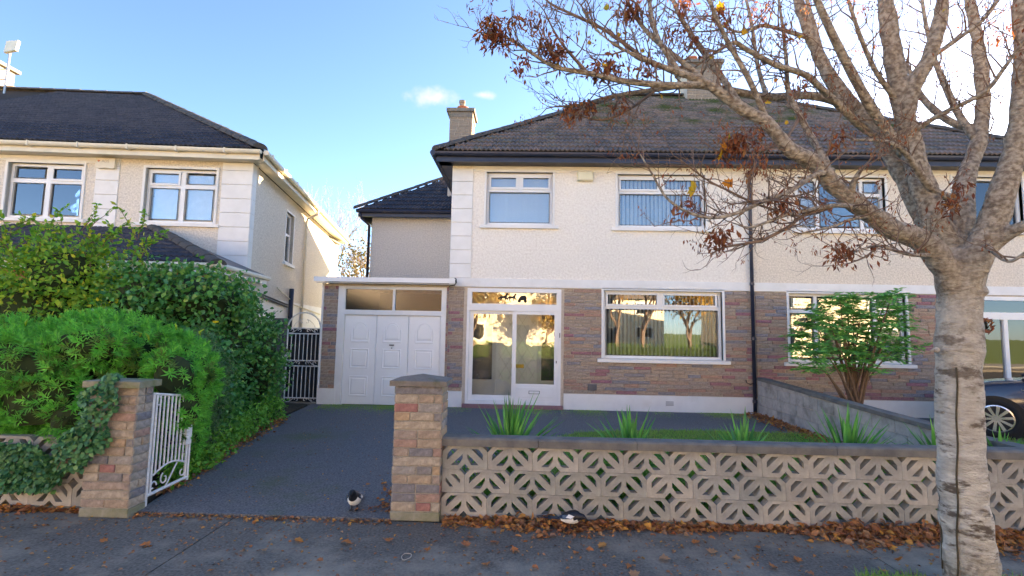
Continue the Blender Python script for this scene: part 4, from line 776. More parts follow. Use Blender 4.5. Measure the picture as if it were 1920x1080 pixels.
# drive gate, swung back against the hebe
dg = thing('drive_gate', 'white wrought-iron drive gate standing open against the hebe', 'gate', (-3.385, 4.50, 0)); A, B = Vector((-3.385, 4.40, 0)), Vector((-3.42, 4.98, 0))
def gp(u, z): q = A+(B-A)*u; return (q.x, q.y, z if z < .5 else z-.10*u)
fr = MB().tube([gp(0, .0), gp(0, 1.03)], .016, 6).tube([gp(1, .08), gp(1, 1.03)], .016, 6).tube([gp(0, .11), gp(1, .11)], .015, 6).tube([gp(0, 1.02), gp(1, 1.02)], .013, 6).tube([gp(.08, .11), gp(.08, 1.02)], .013, 6).tube([gp(.93, .11), gp(.93, 1.02)], .012, 6); fr.build('gate_frame', 'white_metal', dg)
for i in range(8): MB().tube([gp(.17+i*.095, .28+.05*math.sin(i*.45)), gp(.17+i*.095, 1.02)], .009, 6).build('gate_bar', 'white_metal', dg)
MB().tube([gp(.12+.8*i/12, .27+.06*math.sin(math.pi*i/12)) for i in range(13)], .009, 5).build('gate_arc', 'white_metal', dg); MB().tube([gp(.45, .12), gp(.7, .30)], .008, 5).build('gate_brace', 'white_metal', dg)
def gscroll(u0, z0, r, a0, t): return [gp(u0+(r*(1-.7*i/14)*math.cos(a0+t*2*math.pi*i/14))/.6, z0+r*(1-.7*i/14)*math.sin(a0+t*2*math.pi*i/14)) for i in range(15)]
for u0, z0, r_, a0, t in ((.14, .17, .05, 0, .8), (.12, .95, .05, 1.5, -.8), (.40, .20, .06, 2, .9), (.85, .19, .06, 1, -.9), (.86, .95, .05, 1.5, .8)): MB().tube(gscroll(u0, z0, r_, a0, t), .007, 5).build('gate_scroll', 'white_metal', dg)
MB().box(B.x-.02, B.x+.035, B.y-.10, B.y-.02, .45, .62).build('gate_latch', 'white_metal', dg)

# ================================================================== the street tree
TY = 3.32
tree = thing('street_tree', 'large nearly bare street tree with pale blotched trunk on the pavement', 'tree', at(1820, 1100, TY)); tree.location.z = 0; OFF[tree] = Vector(tree.location)
tk = MB()
def limb(pts, mb, n=12, sub=4):
    """pts: (px, py, depth, radius in px); smooth, slightly uneven limb"""
    P = [(at(a, b, d), r*d/F_PX*math.cos(math.atan((a-960)/F_PX))) for a, b, d, r in pts]; out, rad = [], []
    for i in range(len(P)-1):
        p0, p1, p2, p3 = P[max(i-1, 0)], P[i], P[i+1], P[min(i+2, len(P)-1)]
        for k in range(sub):
            t = k/sub; c = .5*((2*p1[0])+(p2[0]-p0[0])*t+(2*p0[0]-5*p1[0]+4*p2[0]-p3[0])*t*t+(3*p1[0]-p0[0]-3*p2[0]+p3[0])*t**3); out.append(c); rad.append(p1[1]+(p2[1]-p1[1])*t)
    out.append(P[-1][0]); rad.append(P[-1][1])
    rad = [r*(1+.10*mnoise.noise(Vector(c)*9)) for c, r in zip(out, rad)]
    mb.tube(out, rad, n); return out, rad
SK = []                                                 # skeleton for twigs: (points, radii)
g0 = at(1820, 1100, TY)
base = MB()
T = [(1824, 1170, TY, 60), (1821, 1075, TY, 55), (1811, 980, TY, 49), (1804, 900, TY, 47), (1799, 800, TY, 46), (1797, 700, TY, 46.5), (1798, 640, TY, 45), (1798, 590, TY, 45), (1799, 545, TY, 47), (1800, 505, TY, 52), (1800, 470, TY, 50)]
limb(T, tk, 20)
big = {
 'L1': [(1790, 560, 3.30, 22), (1772, 505, 3.26, 29), (1738, 458, 3.2, 28), (1669, 426, 3.1, 24), (1605, 381, 3.0, 21), (1560, 344, 2.95, 19), (1524, 303, 2.9, 17), (1480, 280, 2.85, 16), (1440, 232, 2.82, 14.5), (1394, 205, 2.8, 13), (1354, 177, 2.78, 11), (1322, 154, 2.76, 9.5), (1284, 140, 2.75, 8), (1213, 114, 2.73, 6.5), (1160, 88, 2.7, 5.2), (1118, 55, 2.68, 4.2), (1090, 10, 2.65, 3.2), (1075, -40, 2.6, 2.4)],
 'L2': [(1792, 540, 3.36, 24), (1766, 460, 3.45, 27), (1722, 380, 3.5, 27), (1674, 289, 3.52, 22), (1637, 237, 3.52, 19), (1585, 185, 3.55, 17), (1548, 130, 3.55, 14.5), (1522, 74, 3.55, 12.5), (1496, 0, 3.55, 11), (1470, -90, 3.5, 8)],
 'L3': [(1796, 540, 3.34, 26), (1778, 465, 3.36, 29), (1746, 395, 3.36, 27), (1718, 310, 3.36, 25), (1698, 222, 3.36, 22.5), (1682, 148, 3.35, 21), (1670, 74, 3.34, 20), (1660, 0, 3.34, 18), (1650, -110, 3.34, 13)],
 'L4': [(1700, 230, 3.34, 16), (1713, 163, 3.28, 18), (1741, 111, 3.22, 17.5), (1763, 37, 3.18, 16), (1768, 0, 3.16, 15), (1780, -120, 3.1, 11)],
 'L5': [(1803, 540, 3.32, 26), (1802, 465, 3.34, 28), (1806, 380, 3.4, 25), (1812, 330, 3.45, 21), (1836, 262, 3.5, 18), (1843, 185, 3.52, 16), (1837, 111, 3.54, 14.5), (1826, 37, 3.55, 13.5), (1818, 0, 3.55, 12.5), (1806, -110, 3.5, 9)],
 'L6': [(1806, 560, 3.28, 26), (1826, 495, 3.22, 32), (1858, 425, 3.16, 33), (1882, 350, 3.1, 29), (1900, 290, 3.06, 25), (1910, 210, 3.02, 20), (1916, 110, 3.0, 17), (1912, 0, 2.98, 15), (1915, -110, 2.95, 11)],
 'L7': [(1832, 490, 3.2, 20), (1870, 452, 3.14, 19), (1925, 420, 3.0, 15), (1995, 402, 2.85, 12), (2070, 370, 2.7, 9), (2140, 310, 2.6, 6)],
}
for k, v in big.items(): SK.append(limb(v, tk, 14))
for a, b, r_, dx in ((1757, 655, 5, -10), (1838, 955, 9, 8), (1843, 545, 7, 6), (1590, 372, 9, 0), (1548, 318, 8, -4)): limb([(a, b, TY-.02, r_*1.6), (a+dx*.8, b+2, TY-.1, r_*1.2), (a+dx*1.2, b+4, TY-.13, r_*.5)], tk, 8, 2)
to = tk.build('trunk', 'bark', tree)
md = to.modifiers.new('remesh', 'REMESH'); md.mode = 'VOXEL'; md.voxel_size = .011; md.use_smooth_shade = True
ms_ = to.modifiers.new('smooth', 'SMOOTH'); ms_.iterations = 6; ms_.factor = .6
tx = bpy.data.textures.new('bark_lumps', 'CLOUDS'); tx.noise_scale = .11; tx.noise_depth = 3
dm2 = to.modifiers.new('lumps', 'DISPLACE'); dm2.texture = tx; dm2.strength = .022; dm2.mid_level = .5; dm2.texture_coords = 'LOCAL'
mid = [
 [(1318, 158, 2.77, 8), (1265, 160, 2.72, 7), (1176, 153, 2.68, 6), (1102, 137, 2.62, 5), (1040, 125, 2.58, 4), (990, 95, 2.55, 3), (945, 68, 2.5, 2.2), (915, 62, 2.48, 1.5)],
 [(1798, 376, 3.42, 11), (1753, 359, 3.3, 9.5), (1722, 322, 3.2, 8), (1695, 285, 3.1, 6), (1660, 265, 3.0, 4), (1600, 262, 2.9, 2.5)],
 [(1552, 330, 2.92, 10), (1546, 300, 2.95, 8.5), (1522, 259, 3.05, 7.5), (1500, 218, 3.1, 6.5), (1478, 170, 3.15, 5.5), (1474, 110, 3.2, 4), (1466, 40, 3.2, 3), (1455, -30, 3.2, 2)],
 [(1600, 205, 3.54, 11), (1559, 187, 3.5, 10), (1511, 179, 3.42, 9.5), (1437, 182, 3.32, 9), (1370, 170, 3.25, 8), (1300, 160, 3.18, 6.5), (1230, 168, 3.1, 5), (1150, 180, 3.05, 4), (1090, 196, 3.0, 3), (1040, 200, 2.97, 1.6)],
 [(1650, 260, 3.5, 10), (1607, 230, 3.4, 9), (1548, 174, 3.2, 7.5), (1511, 141, 3.1, 6.5), (1455, 122, 3.0, 6), (1400, 93, 2.95, 5), (1375, 80, 2.92, 4.5), (1340, 100, 2.9, 3)],
 [(1696, 290, 3.4, 13), (1640, 212, 3.3, 11.5), (1607, 155, 3.2, 10.5), (1574, 92, 3.12, 9.5), (1548, 37, 3.05, 8.5), (1528, -10, 3.0, 7), (1505, -80, 2.9, 5)],
 [(1702, 250, 3.36, 8), (1728, 236, 3.27, 6.8), (1770, 211, 3.15, 6), (1844, 174, 3.0, 5.5), (1881, 130, 2.9, 5), (1920, 74, 2.8, 4), (1960, 10, 2.7, 3)],
 [(1830, 262, 3.5, 10), (1796, 212, 3.6, 8.5), (1767, 148, 3.7, 7), (1750, 105, 3.75, 5.5), (1735, 40, 3.8, 4), (1725, -30, 3.85, 3)],
 [(1842, 240, 3.5, 9), (1790, 232, 3.62, 9), (1745, 200, 3.7, 8), (1722, 170, 3.76, 6), (1700, 120, 3.8, 4)],
 [(1560, 320, 2.92, 8), (1526, 329, 2.84, 6.5), (1481, 358, 2.76, 5.5), (1432, 377, 2.7, 5), (1380, 400, 2.64, 4.2), (1331, 408, 2.58, 3.6), (1286, 396, 2.54, 3), (1249, 370, 2.5, 2.4), (1222, 325, 2.48, 1.8), (1200, 289, 2.46, 1.2)],
 [(1620, 392, 3.0, 7), (1575, 385, 2.9, 5.5), (1522, 392, 2.82, 4.6), (1462, 407, 2.76, 3.6), (1410, 426, 2.7, 2.6), (1380, 420, 2.68, 1.5)],
 [(1560, 388, 2.88, 4.5), (1507, 404, 2.84, 4.2), (1477, 426, 2.82, 3.8), (1432, 449, 2.78, 3.4), (1402, 456, 2.75, 3), (1357, 464, 2.72, 2.2), (1335, 476, 2.7, 1.4)],
 [(1500, 406, 2.82, 3), (1425, 385, 2.7, 2.6), (1369, 359, 2.62, 2.2), (1324, 336, 2.58, 1.9), (1275, 299, 2.5, 1.4)],
 [(1745, 478, 3.2, 6), (1712, 478, 3.05, 4.6), (1684, 472, 2.98, 4), (1646, 460, 2.9, 3.2), (1610, 470, 2.86, 2.4), (1578, 480, 2.84, 1.4)],
 [(1646, 461, 2.9, 2.6), (1625, 480, 2.88, 2.2), (1595, 493, 2.86, 1.4)],
 [(1850, 460, 3.1, 7), (1890, 490, 2.95, 5), (1930, 470, 2.85, 4), (1990, 450, 2.75, 3)],
 [(1596, 376, 2.98, 8), (1600, 345, 2.9, 7), (1612, 322, 2.85, 5), (1622, 312, 2.83, 2.5)],
 [(1340, 170, 2.8, 7), (1290, 125, 2.85, 6), (1240, 85, 2.9, 5), (1205, 50, 2.95, 4.2), (1175, 0, 3.0, 3.4), (1160, -50, 3.0, 2)],
 [(1275, 137, 2.76, 6), (1235, 75, 2.8, 5), (1220, 20, 2.85, 4.2), (1215, -40, 2.9, 3)],
 [(1392, 205, 2.82, 8), (1350, 140, 2.95, 7), (1300, 70, 3.05, 5.6), (1270, 20, 3.1, 4.5), (1250, -40, 3.15, 3)],
 [(1440, 232, 2.83, 7), (1405, 150, 2.75, 6), (1360, 70, 2.68, 5), (1330, 0, 2.62, 4), (1310, -60, 2.6, 3)],
 [(1437, 182, 3.32, 5), (1420, 120, 3.4, 4.4), (1410, 50, 3.45, 3.6), (1395, -20, 3.5, 2.6)],
 [(1213, 114, 2.73, 4.5), (1140, 60, 2.78, 3.6), (1080, 30, 2.8, 2.8), (1030, 5, 2.82, 2.2), (1000, -30, 2.84, 1.5)],
 [(1102, 137, 2.62, 3.5), (1060, 90, 2.6, 2.6), (1040, 60, 2.6, 2), (1020, 20, 2.6, 1.4)],
 [(1500, 218, 3.1, 4), (1470, 262, 3.0, 3.2), (1420, 285, 2.95, 2.6), (1360, 285, 2.9, 1.8)],
 [(1230, 168, 3.1, 3.4), (1180, 205, 3.05, 2.6), (1130, 225, 3.0, 2), (1080, 215, 2.98, 1.3)],
 [(1548, 130, 3.55, 6), (1530, 60, 3.65, 5), (1510, -10, 3.7, 3.6)],
 [(1526, 74, 3.55, 5), (1480, 60, 3.45, 4.4), (1430, 48, 3.35, 3.8), (1385, 60, 3.3, 2.8), (1340, 40, 3.25, 1.8)],
 [(1694, 205, 3.38, 9), (1672, 176, 3.33, 7), (1640, 130, 3.25, 5.5), (1610, 60, 3.2, 4.6), (1585, -20, 3.15, 3.4)],
 [(1741, 111, 3.22, 7), (1800, 70, 3.1, 5.5), (1850, 30, 3.0, 4.5), (1890, -30, 2.9, 3)],
 [(1900, 290, 3.06, 8), (1935, 200, 3.0, 7), (1960, 100, 2.9, 5), (1990, 0, 2.8, 4)],
 [(1640, 405, 3.05, 5), (1600, 410, 2.95, 4), (1560, 425, 2.9, 3), (1500, 438, 2.85, 2)],
]
for v in mid:
    b = MB(); s = limb(v, b, 8, 5); SK.append(s); b.build('branch', 'bark' if v[0][3] > 4.6 else 'bark_thin', tree, smooth=True)
# twigs and seed clusters, grown off every limb
tw = MB(); tips = []; trr = random.Random(11)
def twig(p, d, L, r, depth):
    n = 4; pts = [p]; q = p.copy(); dd = d.copy()
    for i in range(n):
        dd = (dd+Vector((trr.uniform(-.45, .45), trr.uniform(-.45, .45), trr.uniform(-.25, .42)))).normalized(); q = q+dd*(L/n); pts.append(q.copy())
        if depth < 2 and i > 0 and trr.random() < (.75 if depth == 0 else .5): twig(q.copy(), (dd+Vector((trr.uniform(-1, 1), trr.uniform(-1, 1), trr.uniform(-.6, .9)))).normalized(), L*trr.uniform(.35, .6), r*.6, depth+1)
    tw.tube(pts, [r*(1-.75*i/n) for i in range(n+1)], 4 if depth == 0 else 3, cap=False); tips.append((pts[-1], depth))
for pts, rad in SK:
    acc_ = 0
    for i in range(3, len(pts)):
        acc_ += (pts[i]-pts[i-1]).length
        if rad[i] > .06 or (acc_ < (.030 if rad[i] < .02 else .08)): continue
        acc_ = 0; t = (pts[i]-pts[i-1]).normalized(); d = (t*.6+Vector((trr.uniform(-1, 1), trr.uniform(-1, 1), trr.uniform(-.5, 1)))).normalized()
        twig(pts[i], d, trr.uniform(.12, .34), min(.0062, max(.0032, rad[i]*.5)), 0)
    if rad[-1] < .02: twig(pts[-1], (pts[-1]-pts[-2]).normalized(), .22, rad[-1]*.9, 0)
tw.build('twigs', 'bark_thin', tree, kind='stuff')
MAPLE = np.array([(0, 0), (.10, .10), (.02, .42), (.24, .30), (.38, .56), (.50, .30), (.74, .34), (.72, .16), (1.0, 0), (.72, -.16), (.74, -.34), (.50, -.30), (.38, -.56), (.24, -.30), (.02, -.42), (.10, -.10)])
MF = [(0, i, i+1) for i in range(1, 15)]
def clusters(cs, n, spread, L, W):
    pos = []; 
    for c, k in cs:
        m = int(n*k); pos.append(np.array(c)[None]+rng.normal(size=(m, 3))*spread*np.array([1, 1, .9]))
    pos = np.concatenate(pos)-np.array(OFF[tree]); m = len(pos)
    return leaf_mesh('seed_clusters', pos, unit(rng.normal(size=(m, 3))*.6+np.array([0, 0, -1.0])), rng.normal(size=(m, 3)), L*rng.uniform(.7, 1.3, m), W*rng.uniform(.7, 1.3, m), LANCE, .25)
cl = [(at(925, 52, 2.5), 1.0), (at(945, 72, 2.5), .9), (at(915, 66, 2.48), .5), (at(960, 45, 2.5), .4), (at(1030, 85, 2.57), 1.1), (at(1045, 105, 2.6), .9), (at(1000, 42, 2.8), .5), (at(1120, 128, 2.65), .9), (at(1150, 120, 2.7), .6), (at(980, 118, 2.56), .35), (at(1190, 18, 2.9), .9), (at(1175, 25, 2.95), .6), (at(1215, 130, 2.74), .5), (at(1300, 75, 3.0), .6), (at(1265, 60, 2.85), .4), (at(1375, 272, 2.86), 1.3), (at(1385, 258, 2.86), .7), (at(1365, 285, 2.86), .5), (at(1415, 260, 2.9), .4), (at(1420, 310, 2.8), .5),
      (at(1345, 450, 2.7), .7), (at(1352, 440, 2.7), .5), (at(1280, 393, 2.54), .35), (at(1465, 382, 2.75), .6), (at(1577, 476, 2.84), .7), (at(1588, 465, 2.84), .4), (at(1640, 468, 2.88), .3), (at(1575, 262, 2.9), .5), (at(1470, 62, 3.1), .4), (at(1790, 375, 3.1), .4), (at(1800, 350, 3.1), .4), (at(1775, 390, 3.1), .3), (at(1075, 205, 2.98), .5), (at(1065, 215, 2.98), .4), (at(1100, 200, 3.0), .6), (at(1160, 200, 3.02), .4), (at(1500, 160, 3.1), .3), (at(1440, 15, 3.2), .3), (at(1880, 60, 2.9), .4), (at(1280, 10, 3.0), .6), (at(1350, 25, 2.8), .6)]
link('seed_clusters', clusters(cl, 120, .036, .042, .014), 'seeds', tree, kind='stuff')
sub = [(t, trr.uniform(.04, .16)) for t, dpt in tips if trr.random() < .17]
link('withered_seeds', clusters(sub, 60, .018, .026, .008), 'seeds', tree, kind='stuff')
def one_leaf(name, mat, parent, loc, size, rot, curl=.25):
    v = [((u-.4)*size, w_*size, size*curl*(abs(w_)**1.3-.35*(u-.4)**2+.12*math.sin(7*u+5*w_))) for u, w_ in MAPLE]; me = bpy.data.meshes.new(name); me.from_pydata([tuple(x) for x in v], [], MF); return link(name, me, mat, parent, loc=loc, rot=rot)
LEAFS = []
for k in range(5):
    v = [((u-.4), w_*(1+.15*math.sin(k+i)), .3*(abs(w_)**1.3-.5*(u-.4)**2*(k % 3)+.14*math.sin(7*u+5*w_+k*2))) for i, (u, w_) in enumerate(MAPLE)]
    me = bpy.data.meshes.new('leaf'); me.from_pydata([tuple(x) for x in v], [], MF); me.materials.append(MATS['leaf_yellow']); LEAFS.append(me)
yl = [(1060, 45, 2.7, .055), (1100, 28, 2.75, .04), (1135, 125, 2.65, .06), (1085, 62, 2.7, .035), (1137, 14, 2.8, .04), (1160, 65, 2.75, .035), (1140, 85, 2.7, .035), (1240, 180, 2.9, .04), (1350, 15, 2.8, .07), (1360, 47, 2.8, .04), (1395, 60, 2.9, .05), (1335, 108, 2.9, .035), (1432, 205, 3.0, .055), (1368, 255, 2.84, .05), (1352, 290, 2.84, .07), (1300, 352, 2.55, .095), (1365, 343, 2.6, .06), (1105, 80, 2.7, .03), (1205, 95, 2.8, .03), (1440, 193, 3.0, .04), (1455, 150, 3.0, .03), (1045, 125, 2.6, .04), (1360, 275, 2.84, .06), (1535, 45, 3.2, .035), (1475, 230, 3.05, .03), (1500, 70, 3.3, .03), (1770, 20, 3.1, .03)]
for i, (a, b, d, s) in enumerate(yl):
    o = link('leaf', LEAFS[i % 5], None, tree, loc=at(a, b, d)-OFF[tree], rot=(trr.uniform(.8, 2.2), trr.uniform(-.6, .6), trr.uniform(0, 6.28))); o.scale = (s, s, s)
for px, w_ in ((1767, 4.0), (1797, 4.2)):               # dead climber stems up the trunk
    pts = []
    for k in range(26):
        yy = 1075-k*(19 if px < 1780 else 15.5); t = (1075-yy)/480; cx = 1821-20*min(1, t*1.6)
        r_ = 52-8*min(1, t*1.8); xo = px+1.2*math.sin(k*.9)-(12*t if px < 1780 else 4*t); u = max(-.97, min(.97, (xo-cx)/r_)); rw_ = r_/F_PX*TY*.74; v_ = Vector((tree.location.x, TY, 0)).normalized(); q_ = at(cx, yy, TY)-v_*(rw_*math.sqrt(1-u*u)*1.06+.012)+Vector((v_.y, -v_.x, 0))*rw_*u; pts.append(q_)
    MB().tube(pts, w_/F_PX*TY*.36, 6).build('climber_stem', 'vine', tree, smooth=True)

# ================================================================== shrubs and plants
def shoot_mesh(n, L, seed, W=.19):
    r = np.random.default_rng(seed); k = np.arange(n); a = k*2.4; t = k/n
    d = np.stack([np.cos(a)*(1.05-.75*t), np.sin(a)*(1.05-.75*t), .25+1.1*t], 1)+r.normal(size=(n, 3))*.12; pos = np.stack([0*a, 0*a, -.09+.11*t], 1); s = L*(1.05-.35*t)*r.uniform(.85, 1.15, n)
    return leaf_mesh('shoot', pos, d, np.tile([0, 0, 1.], (n, 1))-unit(d)*.1, s, s*W, LANCE, .15, .18)
def shoots(root, ells, nind, nmass, mat, L=.075, nleaf=20, keep=None):
    me = [shoot_mesh(nleaf, L, s) for s in range(4)]; p, nr = blob_points(ells, nind+nmass, shell=.86)
    if keep is not None: q = np.array([keep(x) for x in p]); p, nr = p[q], nr[q]
    o = np.argsort(np.linalg.norm(p-np.array([0, 0, 1.6]), axis=1)-1.2*np.einsum('ij,ij->i', nr, unit(np.array([0, 0, 1.6])-p))); p, nr = p[o], nr[o]; av, af, base = [], [], 0
    V = [np.array([v.co for v in m.vertices]) for m in me]; Fc = [np.array([tuple(q.vertices) for q in m.polygons]) for m in me]
    for i in range(len(p)):
        d = Vector(unit(nr[i]*1.0+np.array([0, -.25, .25])+rng.normal(size=3)*.3)); e = d.to_track_quat('Z', 'Y'); s = random.uniform(.75, 1.25)
        if i < nind: q = link('leafy_shoot', me[i % 4], mat, root, loc=Vector(p[i])-OFF[root], rot=e.to_euler()); q.scale = (s, s, s)
        else: Mx = np.array(e.to_matrix())*s; v = V[i % 4]@Mx.T+p[i]-np.array(OFF[root]); av.append(v); af.append(Fc[i % 4]+base); base += len(v)
    link('leafy_shoots', arr_mesh('leafy_shoots', np.concatenate(av), np.concatenate(af)), mat+'_mass', root, kind='stuff')
hb = thing('hebe_bush', 'big bright green hebe bush spilling over the left wall and gate', 'bush', (-4.6, 5.0, 0))
HE = [(-4.45, 5.05, 1.15, .95, .52, .66), (-5.4, 5.0, 1.12, .95, .5, .62), (-6.3, 5.0, 1.1, .9, .5, .6), (-3.78, 5.15, 1.08, .50, .36, .52), (-4.55, 4.48, .98, .50, .22, .42), (-4.95, 4.45, 1.2, .8, .24, .38), (-3.72, 5.25, .55, .26, .3, .45), (-4.25, 4.6, 1.42, .42, .25, .25), (-4.18, 4.40, .78, .2, .14, .22), (-5.5, 4.45, .95, .7, .2, .36), (-6.2, 4.5, 1.0, .6, .25, .4), (-3.46, 4.95, .82, .13, .26, .36), (-3.5, 4.8, 1.15, .22, .3, .28)]
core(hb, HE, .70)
shoots(hb, HE, 290, 2700, 'hebe', .074, 24, keep=lambda x: not (-3.86 < x[0] < -3.25 and x[1] < 4.68 and x[2] < 1.17) and x[2] > .05)
for i in range(16):
    q = at(random.uniform(20, 380), random.uniform(590, 690), 4.75); MB().tube([q, q+Vector((random.uniform(-.03, .03), -.01, .035)), q+Vector((random.uniform(-.05, .05), -.02, .06))], [.006, .011, .004], 6).build('flower_spike', 'yellowgreen', hb, smooth=True)
yb = thing('yellow_green_bush', 'tall yellowing loose bush under the left upstairs window', 'bush', (-6.6, 6.7, 0))
YE = [(-7.0, 6.7, 1.6, 1.25, .7, 1.15), (-5.95, 6.6, 1.5, .75, .6, .85), (-8.2, 6.6, 1.5, 1.1, .7, 1.1), (-6.5, 6.6, 2.3, .8, .5, .55)]
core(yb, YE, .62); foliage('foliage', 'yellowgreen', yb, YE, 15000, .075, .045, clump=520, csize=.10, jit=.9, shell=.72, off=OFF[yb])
sp = MB(); lp_, ld = [], []
for i in range(46):                                     # loose arching shoots on top
    b = at(random.uniform(-20, 300), random.uniform(430, 520), 6.5); d = Vector((random.uniform(-.5, .6), random.uniform(-.3, .2), random.uniform(.5, 1))).normalized(); pts = [b]
    L = random.uniform(.25, .6)
    for k in range(6): d = (d+Vector((random.uniform(-.25, .25), random.uniform(-.2, .2), -.12))).normalized(); pts.append(pts[-1]+d*L/6); lp_ += [pts[-1]+Vector([random.uniform(-.02, .02) for _ in range(3)]) for _ in range(4)]; ld += [d+Vector([random.uniform(-1, 1) for _ in range(3)]) for _ in range(4)]
    sp.tube(pts, [.008, .007, .006, .005, .004, .003, .002], 4, cap=False)
sp.build('shoot_stems', 'stem', yb, kind='stuff'); nl = len(lp_); link('shoot_leaves', leaf_mesh('shoot_leaves', np.array(lp_)-np.array(OFF[yb]), np.array(ld), np.tile([0, -.3, 1.], (nl, 1))+rng.normal(size=(nl, 3))*.4, rng.uniform(.05, .085, nl), rng.uniform(.03, .05, nl), OVAL, .1, .2), 'yellowgreen', yb, kind='stuff')
ds = thing('evergreen_shrub', 'dark glossy evergreen shrub along the left edge of the drive', 'shrub', (-4.6, 7.3, 0))
DE = [(-4.95, 7.5, 1.25, .68, 1.1, 1.15), (-4.85, 7.0, 2.0, .75, .7, .52), (-4.55, 6.4, .9, .55, .8, .75), (-4.75, 8.5, 1.0, .45, .55, .9), (-5.3, 6.6, 1.9, .6, .5, .6), (-4.3, 6.2, .45, .42, .7, .45)]
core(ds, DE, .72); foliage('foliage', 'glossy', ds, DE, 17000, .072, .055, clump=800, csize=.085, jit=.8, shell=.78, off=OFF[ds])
ss = thing('small_leaved_shrub', 'fine dusty-leaved shrub between the hebe and the evergreen shrub', 'shrub', (-3.95, 5.9, 0))
SE = [(-4.02, 5.85, .95, .36, .4, .62), (-3.98, 5.7, .5, .34, .38, .45)]
core(ss, SE, .7); foliage('foliage', 'smallleaf', ss, SE, 9000, .03, .017, clump=420, csize=.06, jit=1, shell=.7, off=OFF[ss])
lg = thing('edging_plant', 'low leafy green plants at the foot of the shrubs by the drive', 'plant', (-4.0, 6.6, 0))
LE = [(-3.66, 5.5, .08, .16, .3, .2), (-3.86, 6.1, .1, .16, .3, .24), (-4.02, 6.8, .12, .16, .4, .28), (-4.18, 7.6, .14, .14, .4, .3), (-4.34, 8.4, .12, .12, .35, .3), (-3.58, 5.0, .06, .1, .2, .14)]
foliage('foliage', 'low_green', lg, LE, 4200, .05, .034, clump=240, csize=.05, jit=.7, shell=.5, off=OFF[lg])
tag(fix(MB().lathe((0, 0, 0), [(.004, 0), (.03, .01), (.035, .028), (.02, .03)], 9).build('yellow_flower', 'flower')), 'single yellow flower on the dark shrub', 'flower').location = at(404, 606, 6.05)
iv = thing('ivy', 'dark ivy climbing over the left screen wall and its pier', 'ivy', (-4.3, 4.3, 0)); n = 2600; pp = []
while len(pp) < n:
    a, b = random.uniform(-10, 225), random.uniform(700, 925); f_ = (b > 700+max(0, 150-a)*.5) and (a < 70+45*math.sin(b*.03) and 830 < b < 920 or abs(a-(215-(b-715)*.52)) < 38+12*math.sin(b*.07) and b < 880)
    if f_: pp.append(at(a, b, random.uniform(4.24, 4.31) if a < 120 else random.uniform(4.10, 4.28)))
pp = np.array(pp); dd = rng.normal(size=(n, 3))*.6+np.array([0, -.25, -.7]); link('leaves', leaf_mesh('leaves', pp-np.array(OFF[iv]), dd, np.tile([0, -1., .3], (n, 1))+rng.normal(size=(n, 3))*.4, rng.uniform(.03, .055, n), rng.uniform(.03, .05, n), OVAL, .1), 'ivy', iv, kind='stuff')
stv = MB()
for i in range(10): q = [at(215-k*12+random.uniform(-14, 14), 720+k*20, 4.18) for k in range(9)]; stv.tube(q, .004, 4)
stv.build('stems', 'stem', iv, kind='stuff')
# spiky palms behind the front wall
def palm(px, py_tip, Y, label, n, spread, L, seed):
    r = random.Random(seed); b = at(px, 900, Y); b.z = .03; t = at(px, py_tip, Y).z; ro = thing('spiky_palm', label, 'palm', b, group='spiky palms behind the screen wall')
    MB().tube([b, b+Vector((0, 0, .22))], [.07, .05], 8).build('stem', 'stem', ro)
    for i in range(int(n*1.5)):
        az = r.uniform(0, 2*math.pi); el = R(r.uniform(18, 88) if spread > .5 else r.uniform(35, 89)); l = L*r.uniform(.7, 1.1); d = Vector((math.cos(az)*math.cos(el), math.sin(az)*math.cos(el)*.8, math.sin(el))); s = d.cross(Vector((0, 0, 1))).normalized(); u = s.cross(d); w_ = r.uniform(.017, .029); vs = []; p = b+Vector((0, 0, .20+r.uniform(0, .08)))
        sag = r.uniform(.02, .22)
        for k, (t_, ww) in enumerate(((0, .5), (.3, 1), (.65, .8), (1, .03))):
            c = p+d*l*t_+Vector((0, 0, -sag*l*t_*t_)); vs += [c-s*w_*ww+u*w_*ww*.5, c, c+s*w_*ww+u*w_*ww*.5]
        MB().add(vs, [(k*3+j, k*3+j+1, k*3+j+4, k*3+j+3) for k in range(3) for j in (0, 1)]).build('blade', 'palm', ro)
palm(955, 735, 5.0, 'tall narrow spiky palm in front of the porch, nearest the pier', 46, .3, .80, 1)
palm(1182, 760, 5.05, 'wide spreading spiky palm in front of the big ground-floor window', 52, .8, .70, 2)
palm(1395, 790, 5.05, 'spiky palm in front of the downpipe, lower than its neighbours', 44, .6, .62, 3)
palm(1592, 765, 5.05, 'dense spiky palm against the sloping block wall', 54, .5, .72, 4)
palm(1762, 800, 5.2, 'small spiky palm half hidden by the tree trunk', 30, .6, .6, 5)
palm(1880, 820, 5.2, 'pale drooping spiky palm right of the tree trunk', 30, .9, .5, 6)
